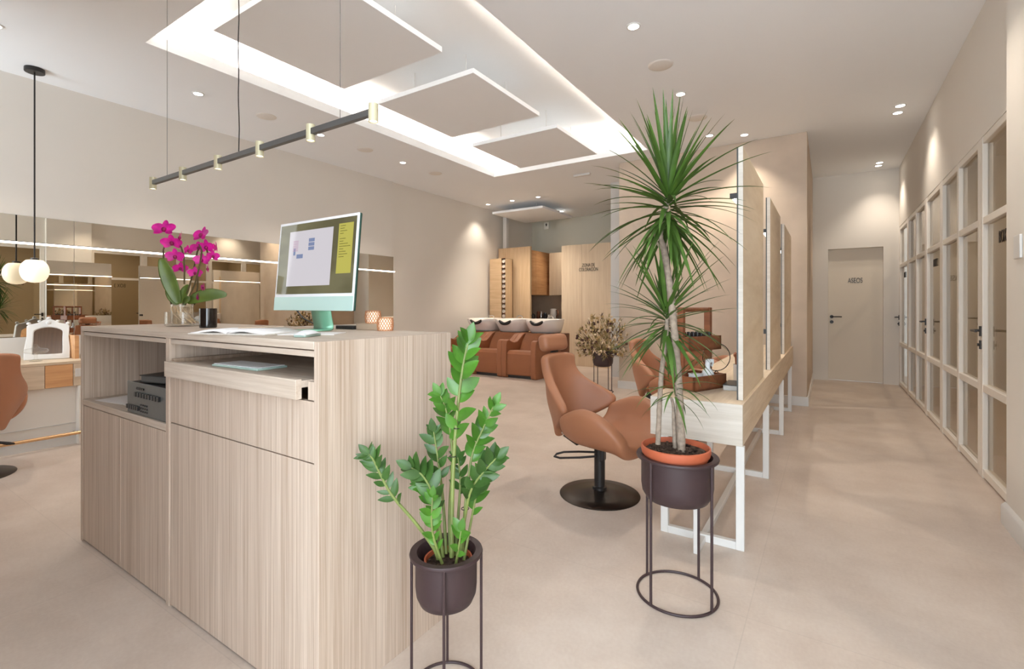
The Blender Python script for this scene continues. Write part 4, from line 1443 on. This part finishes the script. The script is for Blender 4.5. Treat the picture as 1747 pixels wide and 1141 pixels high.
zstem([zp(766, 950, 0.03), zp(764, 880, 0.05), zp(768, 800, 0.06), zp(764, 740, 0.06), zp(755, 700, 0.06), zp(746, 680, 0.06)], 0.006, 0.0022, 0.5, 8, 0.050, M['zz'], 5)
zstem([zp(756, 950, 0.0), zp(750, 900, 0.0), zp(742, 850, 0.0), zp(722, 812, 0.0), zp(702, 798, 0.0)], 0.006, 0.0022, 0.35, 7, 0.056, M['zz_dark'], 6)
zstem([zp(757, 952, -0.03), zp(745, 905, -0.05), zp(742, 870, -0.06), zp(744, 835, -0.06)], 0.005, 0.002, 0.15, 7, 0.040, M['zz'], 7)
zstem([zp(780, 955, -0.03), zp(786, 920, -0.05), zp(790, 893, -0.05)], 0.005, 0.002, 0.25, 3, 0.045, M['zz'], 8)
zstem([zp(760, 950, 0.02), zp(752, 860, 0.05), zp(742, 790, 0.06), zp(735, 745, 0.06)], 0.006, 0.0022, 0.45, 6, 0.050, M['zz_dark'], 9)
zstem([zp(775, 955, 0.03), zp(780, 880, 0.05), zp(782, 830, 0.06), zp(778, 790, 0.06)], 0.006, 0.002, 0.45, 5, 0.046, M['zz_dark'], 10)
zstem([zp(792, 955, 0.0), zp(802, 900, 0.02), zp(812, 850, 0.02), zp(822, 815, 0.02)], 0.005, 0.002, 0.4, 5, 0.048, M['zz'], 12)
zstem([zp(750, 955, 0.02), zp(740, 890, 0.03), zp(728, 850, 0.03), zp(712, 832, 0.03)], 0.005, 0.002, 0.3, 6, 0.042, M['zz'], 13)
MB().ring(0.012, 0.0014, 20, 6, zp(793, 872, 0.02)).ring(0.010, 0.0014, 20, 6, zp(773, 778)).ring(0.010, 0.0014, 20, 6, zp(780, 730)).build('plant_tie', M['dark_plastic'], ZZ, world=False)

# --- dried flowers on a stand near the wash area
pot_stand('plant_stand', 'dark metal pot stand holding the dried flower bouquet', (-2.62, 6.33, 0), 0.145, 0.575, 0.225, (200, 110, 20, 290), D2R(YAW), r_pot=0.140)
DF = thing('dried_bouquet', 'large bouquet of dried straw coloured flowers in a dark pot', 'dried flowers', (-2.62, 6.33, 0.40), D2R(YAW))
rnd = random.Random(5)
grp = {k: MB() for k in ('dry1', 'dry2', 'dry3', 'dry4')}
stm = MB()
for k in range(560):
    az = rnd.uniform(0, 2 * PI)
    el = D2R(rnd.uniform(-12, 88))
    L_ = rnd.uniform(0.18, 0.335) * (0.9 + 0.25 * math.sin(el))
    b = Vector((0.05 * math.cos(az), 0.05 * math.sin(az), 0.14))
    L_ *= 1 + 0.38 * max(0, math.sin(el)) ** 2
    tip = b + Vector((math.cos(el) * math.cos(az), math.cos(el) * math.sin(az), math.sin(el))) * L_
    tip.z = max(tip.z, 0.08)
    if k < 150:
        stm.tube([b, b.lerp(tip, 0.5) + Vector((0, 0, 0.02)), tip], 0.0022, 4)
    key = rnd.choice(('dry1', 'dry1', 'dry2', 'dry2', 'dry3', 'dry3', 'dry4', 'dry4'))
    kd = rnd.random()
    if kd < 0.4:
        grp[key].ball(tip, rnd.uniform(0.010, 0.022), (1, 1, rnd.uniform(0.7, 1.3)), 7, 5)
    else:
        for q in range(4):
            dv = (tip - b).normalized() + Vector((rnd.uniform(-0.8, 0.8), rnd.uniform(-0.8, 0.8), rnd.uniform(-0.4, 0.8)))
            grp[key].blade(tip - dv.normalized() * 0.02, dv, rnd.uniform(0.05, 0.10), rnd.uniform(0.005, 0.011), 0.6, 4, 0.3)
grp['dry2'].blade((0, 0, 0.4), (0.02, 0, 1), 0.36, 0.012, 0.05, 6, 0.3)
for (x, y, z) in ((-0.22, -0.1, 0.42), (-0.16, -0.25, 0.20), (0.18, -0.2, 0.35), (-0.05, -0.3, 0.33)):
    for q in range(6):
        a = q * PI / 3
        grp['dry4'].blade((x, y, z), (math.cos(a), -0.5, math.sin(a)), 0.06, 0.016, 0.2, 4, 0.3)
stm.build('stems', M['dry2'], DF, world=False)
for nme, key in (('straw_sprays', 'dry1'), ('olive_sprays', 'dry2'), ('plum_sprays', 'dry3'), ('cream_sprays', 'dry4')):
    grp[key].build(nme, M[key], DF, world=False, ang=180)

# ================================================================== THINGS ON THE STYLING TABLE
ca = math.atan2(0.285, 0.12)
CD = thing('wooden_caddy', 'two-tier reddish wood caddy with carry handle on the styling table', 'caddy', (-0.662, 3.01, TZ), ca)
LX, LY = 0.155, 0.105


def tray(mb, lx, ly, z0, z1, th=0.012):
    mb.box(-lx, lx, -ly, ly, z0, z0 + th)
    mb.box(-lx, lx, -ly, -ly + th, z0, z1).box(-lx, lx, ly - th, ly, z0, z1)
    mb.box(-lx, -lx + th, -ly, ly, z0, z1).box(lx - th, lx, -ly, ly, z0, z1)
    return mb


tray(MB(), LX, LY, 0.0, 0.082).build('lower_tray', M['caddy'], CD, bevel=0.001, world=False)
tray(MB(), LX, 0.072, 0.225, 0.308).build('upper_tray', M['caddy'], CD, bevel=0.001, world=False)
for sx in (-1, 1):
    MB().box(sx * (LX - 0.026) - 0.012, sx * (LX - 0.026) + 0.012, -0.020, 0.020, 0.012, 0.475).build('handle_post', M['caddy'], CD, bevel=0.002, world=False)
MB().cyl((-LX + 0.01, 0, 0.462), (LX - 0.01, 0, 0.462), 0.014).build('handle_bar', M['caddy'], CD, world=False)


def at_caddy(x, y, z):
    return Matrix.Translation((-0.662, 3.01, TZ)) @ Matrix.Rotation(ca, 4, 'Z') @ Vector((x, y, z))


np0 = None
k = 0
for ix in range(6):
    for iy in range(2):
        pos = at_caddy(-0.095 + ix * 0.038, -0.030 + iy * 0.060, 0.237)
        if np0 is None:
            np0 = thing('nail_polish_bottle', 'small dark capped bottle standing in the upper tray of the wooden caddy', 'bottle', pos, 0, 'dark bottles in the caddy tray')
            MB().lathe([(0, 0), (0.013, 0), (0.014, 0.004), (0.014, 0.045), (0.009, 0.052), (0, 0.052)], 14).build('bottle', M['black_glass'], np0, world=False)
            MB().lathe([(0.010, 0.052), (0.0105, 0.054), (0.0095, 0.092), (0, 0.093)], 12).build('cap', M['dark_plastic'], np0, world=False)
        else:
            clone(np0, pos, 0, np0['label'])
sb = thing('spray_bottle', 'frosted white spray bottle standing in the lower caddy tray', 'bottle', at_caddy(0.045, -0.055, 0.012), D2R(40))
MB().lathe([(0, 0), (0.033, 0), (0.036, 0.006), (0.036, 0.07), (0.030, 0.088), (0.014, 0.105), (0.013, 0.122), (0, 0.122)], 26).build('bottle', M['frosted'], sb, world=False)
MB().lathe([(0.015, 0.120), (0.016, 0.124), (0.015, 0.138), (0, 0.139)], 16).box(-0.012, 0.034, -0.008, 0.008, 0.138, 0.158).obox((0.030, 0, 0.128), (0.006, 0.01, 0.03), 0, 0, D2R(20)).build('spray_head', M['frosted'], sb, world=False)
wb = thing('cotton_box', 'small white clear-lidded box in the lower caddy tray', 'box', at_caddy(-0.07, -0.055, 0.012), ca)
MB().box(-0.03, 0.03, -0.03, 0.03, 0, 0.075).build('body', M['frosted'], wb, bevel=0.006, world=False)
MB().box(-0.031, 0.031, -0.031, 0.031, 0.075, 0.083).build('lid', M['white'], wb, bevel=0.003, world=False)
cp = thing('brush_cup', 'white cup holding copper brushes beside the first mirror panel', 'cup', (-0.485, 3.44, TZ))
MB().lathe([(0, 0), (0.030, 0), (0.032, 0.004), (0.032, 0.105), (0.029, 0.105), (0.029, 0.008), (0, 0.006)], 24).build('cup', M['ceramic'], cp, world=False)
for a in range(5):
    q = a * 1.256
    MB().cyl((0.010 * math.cos(q), 0.010 * math.sin(q), 0.01), (0.022 * math.cos(q), 0.022 * math.sin(q), 0.155), 0.004, n=8).ball((0.023 * math.cos(q), 0.023 * math.sin(q), 0.166), 0.011, (1, 1, 1.5), 8, 6).build('brush', M['copper'], cp, world=False)
ws = thing('wire_tool_holder', 'thin black wire ring stand on the styling table by the cup', 'tool holder', (-0.60, 3.33, TZ), D2R(YAW))
m_ = MB().ring(0.088, 0.0028, 40, 6, (0, 0, 0), Matrix.Translation((0, 0, 0.155)) @ Matrix.Rotation(D2R(90), 4, 'X'))
m_.tube([(-0.05, -0.03, 0.003), (0.0, 0, 0.069), (0.06, 0.03, 0.003)], 0.0028, 6).tube([(-0.06, 0.03, 0.003), (0, 0, 0.069), (0.05, -0.04, 0.003)], 0.0028, 6)
m_.build('wire', M['black'], ws, world=False)
tr = thing('white_tray', 'flat white tray with black top edge before the first mirror panel', 'tray', (-0.455, 3.10, TZ))
MB().box(-0.05, 0.05, -0.10, 0.10, 0, 0.028).build('body', M['white'], tr, bevel=0.002, world=False)
MB().box(-0.052, 0.052, -0.102, 0.102, 0.028, 0.032).build('top', M['dark_plastic'], tr, world=False)
sp_ = thing('small_black_bottle', 'small black bottle at the far end of the styling table', 'bottle', (-0.40, 6.67, TZ))
MB().lathe([(0, 0), (0.035, 0), (0.037, 0.004), (0.037, 0.05), (0.02, 0.062), (0.018, 0.09), (0, 0.09)], 18).build('bottle', M['dark_plastic'], sp_, world=False)


# ================================================================== WASH UNITS
def wash_proto():
    c = thing('wash_unit', '', 'wash unit', (0, 0, 0), 0, 'hair wash units along the side wall')
    # side panel outline in (y, z); y grows away from the camera
    side = [(0.03, 0.0), (0.0, 0.02), (-0.012, 0.30), (0.0, 0.56), (0.03, 0.615), (0.09, 0.63), (0.16, 0.60), (0.26, 0.575), (0.35, 0.585), (0.43, 0.63), (0.53, 0.695), (0.62, 0.715), (0.90, 0.715), (0.90, 0.0)]
    for x0 in (-0.33, 0.235):
        MB().prism([(y, z) for y, z in side], 'x', x0, x0 + 0.095).build('arm_panel', M['leather_dark'], c, bevel=0.014, seg=3, world=False)
    sq = [(0.02, 0.05), (0.005, 0.10), (0.015, 0.40), (0.05, 0.445), (0.11, 0.455), (0.55, 0.42), (0.55, 0.05)]
    MB().prism(sq, 'x', -0.235, 0.235).build('seat', M['leather_dark'], c, bevel=0.012, seg=3, world=False)
    bq = [(0.40, 0.40), (0.50, 0.42), (0.72, 0.68), (0.70, 0.715), (0.62, 0.71), (0.50, 0.59)]
    MB().prism(bq, 'x', -0.235, 0.235).build('backrest', M['leather_dark'], c, bevel=0.014, seg=3, world=False)
    MB().box(-0.30, 0.30, 0.06, 0.88, 0, 0.05).build('plinth', M['dark_plastic'], c, world=False)
    # basin: tub with a lowered neck notch at the front
    rings = []
    N = 40

    def ringpts(rx, ry, z, cy, notch=0.0):
        pts = []
        for i in range(N):
            a = 2 * PI * i / N
            ca_, sa_ = math.cos(a), math.sin(a)
            e = 0.72
            x = rx * math.copysign(abs(ca_) ** e, ca_)
            y = cy + ry * math.copysign(abs(sa_) ** e, sa_)
            fr = max(0.0, -sa_) ** 3 * math.exp(-(x / 0.14) ** 2)
            pts.append((x, y, z - notch * fr))
        return pts
    spec = [(0.24, 0.20, 0.705, 0.93, 0), (0.27, 0.235, 0.74, 0.92, 0), (0.312, 0.29, 0.87, 0.90, 0.02), (0.328, 0.31, 0.945, 0.89, 0.085), (0.323, 0.305, 0.955, 0.89, 0.09), (0.300, 0.28, 0.950, 0.89, 0.085), (0.28, 0.26, 0.90, 0.90, 0.05), (0.24, 0.20, 0.80, 0.92, 0), (0.12, 0.10, 0.765, 0.93, 0), (0.02, 0.02, 0.76, 0.93, 0)]
    R_ = [ringpts(*q) for q in spec]
    b = MB()
    vs, fs = [], []
    for r in R_:
        vs += r
    for k in range(len(R_) - 1):
        for i in range(N):
            j = (i + 1) % N
            fs.append((k * N + i, k * N + j, (k + 1) * N + j, (k + 1) * N + i))
    fs.append(tuple(reversed(range(N))))
    fs.append(tuple((len(R_) - 1) * N + i for i in range(N)))
    b.add(vs, fs)
    bs = b.build('basin', M['ceramic'], c, world=False, ang=180)
    pts = [(-0.125 + 0.25 * i / 10, 0.575 + 0.02 * abs(i / 5 - 1), 0.868 + 0.055 * abs(i / 5 - 1) ** 2) for i in range(11)]
    MB().tube(pts, [0.018, 0.026, 0.030, 0.030, 0.028, 0.027, 0.028, 0.030, 0.030, 0.026, 0.018], 10).build('neck_rest', M['dark_plastic'], bs, world=False)
    MB().tube([(0.06, 1.10, 0.90), (0.06, 1.09, 0.99), (0.05, 1.05, 1.01), (0.03, 0.98, 1.0), (0.02, 0.95, 0.96)], 0.010, 8).build('faucet', M['chrome'], bs, world=False)
    MB().box(-0.33, 0.33, 0.90, 1.22, 0.0, 0.70).build('rear_housing', M['leather_back'], c, bevel=0.01, world=False)
    return c


wu = wash_proto()
wu.location = (-5.56, 6.68, 0)
wu['label'] = 'cognac leather wash unit with white basin nearest the side wall'
clone(wu, (-4.90, 6.68, 0), 0, 'middle cognac leather wash unit of the three white basins')
w3 = clone(wu, (-4.24, 6.68, 0), 0, 'cognac leather wash unit with white basin closest to the oak partition')
o = MB().box(-0.02, 0.02, -0.002, 0.0, -0.04, 0.04).build('care_label', M['paper'])
o.location = (-4.63, 6.80, 0.53)
o.rotation_euler = (0, 0, 0)
bpy.data.objects.remove(o)

# ================================================================== KITCHEN CORNER
tw = wthing('towel_tower', 'narrow oak tower with a column of rolled towels at the side wall', 'shelf', (-5.85, 8.6, 0))
MB().box(-6.05, -5.752, 8.40, 8.70, 0, 2.19).build('tower_body', M['oak_kitchen_h'], tw, bevel=0.001)
MB().box(-5.752, -5.655, 8.68, 8.70, 0, 2.19).build('niche_back', M['oak_kitchen'], tw)
for k in range(19):
    zz = 0.30 + k * 0.105
    if zz < 2.2:
        MB().box(-5.752, -5.660, 8.40, 8.68, zz - 0.004, zz + 0.004).build('niche_shelf', M['leather_back'], tw)
MB().box(-5.663, -5.655, 8.42, 8.70, 0, 2.19).build('niche_side', M['oak_kitchen'], tw)
tw0 = None
for k in range(12):
    zz = 0.30 + (6 + k) * 0.105 + 0.004 + 0.041
    if tw0 is None:
        tw0 = thing('rolled_towel', 'rolled white towel in the narrow niche of the oak tower', 'towel', (-5.706, 8.415, zz), 0, 'rolled towels in the oak tower')
        prof = [(0, 0.0), (0.034, 0.0), (0.041, 0.008), (0.041, 0.24), (0.034, 0.25), (0, 0.25)]
        MB().lathe(prof, 18, mtx=Matrix.Rotation(D2R(-90), 4, 'X')).build('roll', M['towel'], tw0, world=False)
    else:
        clone(tw0, (-5.706, 8.415, zz), 0, tw0['label'])
tc_ = MB().box(-6.10, -5.285, 8.80, 8.86, 0, 2.455).build('tall_panel', M['oak_kitchen'], bevel=0.001)
tc_.name = 'tall_cabinet'
tag(tc_, 'tall oak cabinet side behind the towel tower', 'cabinet')
uc = wthing('wall_cabinet', 'orange oak wall cupboard hanging above the kitchen worktop', 'cabinet', (-5.85, 9.6, 1.45))
MB().box(-6.10, -5.62, 8.90, 10.29, 1.44, 2.455).build('body', M['oak_kitchen'], uc, bevel=0.001)
MB().box(-5.62, -5.60, 8.90, 9.59, 1.442, 2.453).build('door', M['oak_warm'], uc, bevel=0.001)
MB().box(-5.62, -5.60, 9.595, 10.29, 1.442, 2.453).build('door', M['oak_warm'], uc, bevel=0.001)
kc = wthing('kitchen_unit', 'low kitchen unit with dark worktop behind the basins', 'cabinet', (-5.3, 9.9, 0))
MB().box(-6.10, -4.6, 9.70, 10.29, 0, 0.86).build('body', M['oak_kitchen'], kc, bevel=0.001)
MB().box(-6.10, -4.6, 9.68, 10.29, 0.86, 0.885).build('worktop', M['dark_plastic'], kc, bevel=0.001)
struct('trim_4', MB().box(-6.12, -6.10, 8.90, 10.30, 0.885, 1.44).box(-6.10, -4.6, 10.29, 10.30, 0.885, 1.44), M['tile_grey'])
wc2 = MB().box(-5.48, -4.95, 10.0, 10.29, 1.44, 2.43).build('wall_cupboard', M['oak_zone'], bevel=0.001)
tag(wc2, 'pale oak wall cupboard half hidden by the oak partition', 'cabinet')
kt = thing('white_kettle', 'white cylindrical kettle on the kitchen worktop', 'kettle', (-5.33, 9.92, 0.885))
MB().lathe([(0, 0), (0.075, 0), (0.078, 0.006), (0.072, 0.235), (0.02, 0.245), (0, 0.245)], 26).build('body', M['ceramic'], kt, world=False)
MB().tube([(0.07, 0, 0.20), (0.12, 0, 0.20), (0.125, 0, 0.10), (0.075, 0, 0.06)], 0.012, 8).build('handle', M['copper'], kt, world=False)
for (x, y, lab, nme, cat, mt, r0_, h_) in ((-5.86, 9.9, 'clear glass jar at the tall cabinet end of the kitchen worktop', 'glass_jar', 'jar', 'grey_steel', 0.055, 0.12), (-5.72, 9.9, 'dark thermos flask on the kitchen worktop', 'thermos_flask', 'flask', 'leather_back', 0.055, 0.19), (-5.63, 9.88, 'steel coffee pot on the kitchen worktop', 'coffee_pot', 'pot', 'chrome', 0.05, 0.18), (-5.535, 9.9, 'black coffee machine on the kitchen worktop', 'coffee_machine', 'appliance', 'dark_plastic', 0.06, 0.15), (-5.44, 9.92, 'white mug beside the kettle on the kitchen worktop', 'white_mug', 'mug', 'ceramic', 0.05, 0.10)):
    r = r0_ * 0.74
    q = thing(nme, lab, cat, (x, y, 0.885))
    MB().lathe([(0, 0), (r, 0), (r * 1.03, 0.006), (r * 0.95, h_ * 0.85), (r * 0.6, h_ * 0.97), (0, h_)], 22).build('body', M[mt], q, world=False)
    MB().tube([(0, -r * 0.9, h_ * 0.75), (0, -r * 1.6, h_ * 0.7), (0, -r * 1.6, h_ * 0.35), (0, -r * 0.95, h_ * 0.25)], 0.007, 8).build('handle', M[mt], q, world=False)
struct('trim_3', MB().box(-6.02, -5.93, 8.86, 8.95, 2.455, CH), M['white'])
# warm light of the kitchen corner comes from its own ceiling light
downlight(-4.9, 9.5, 'round recessed ceiling light above the kitchen corner behind the hanging panel', 1.5)

for o in list(bpy.data.objects):
    if '_o' in o:
        del o['_o']
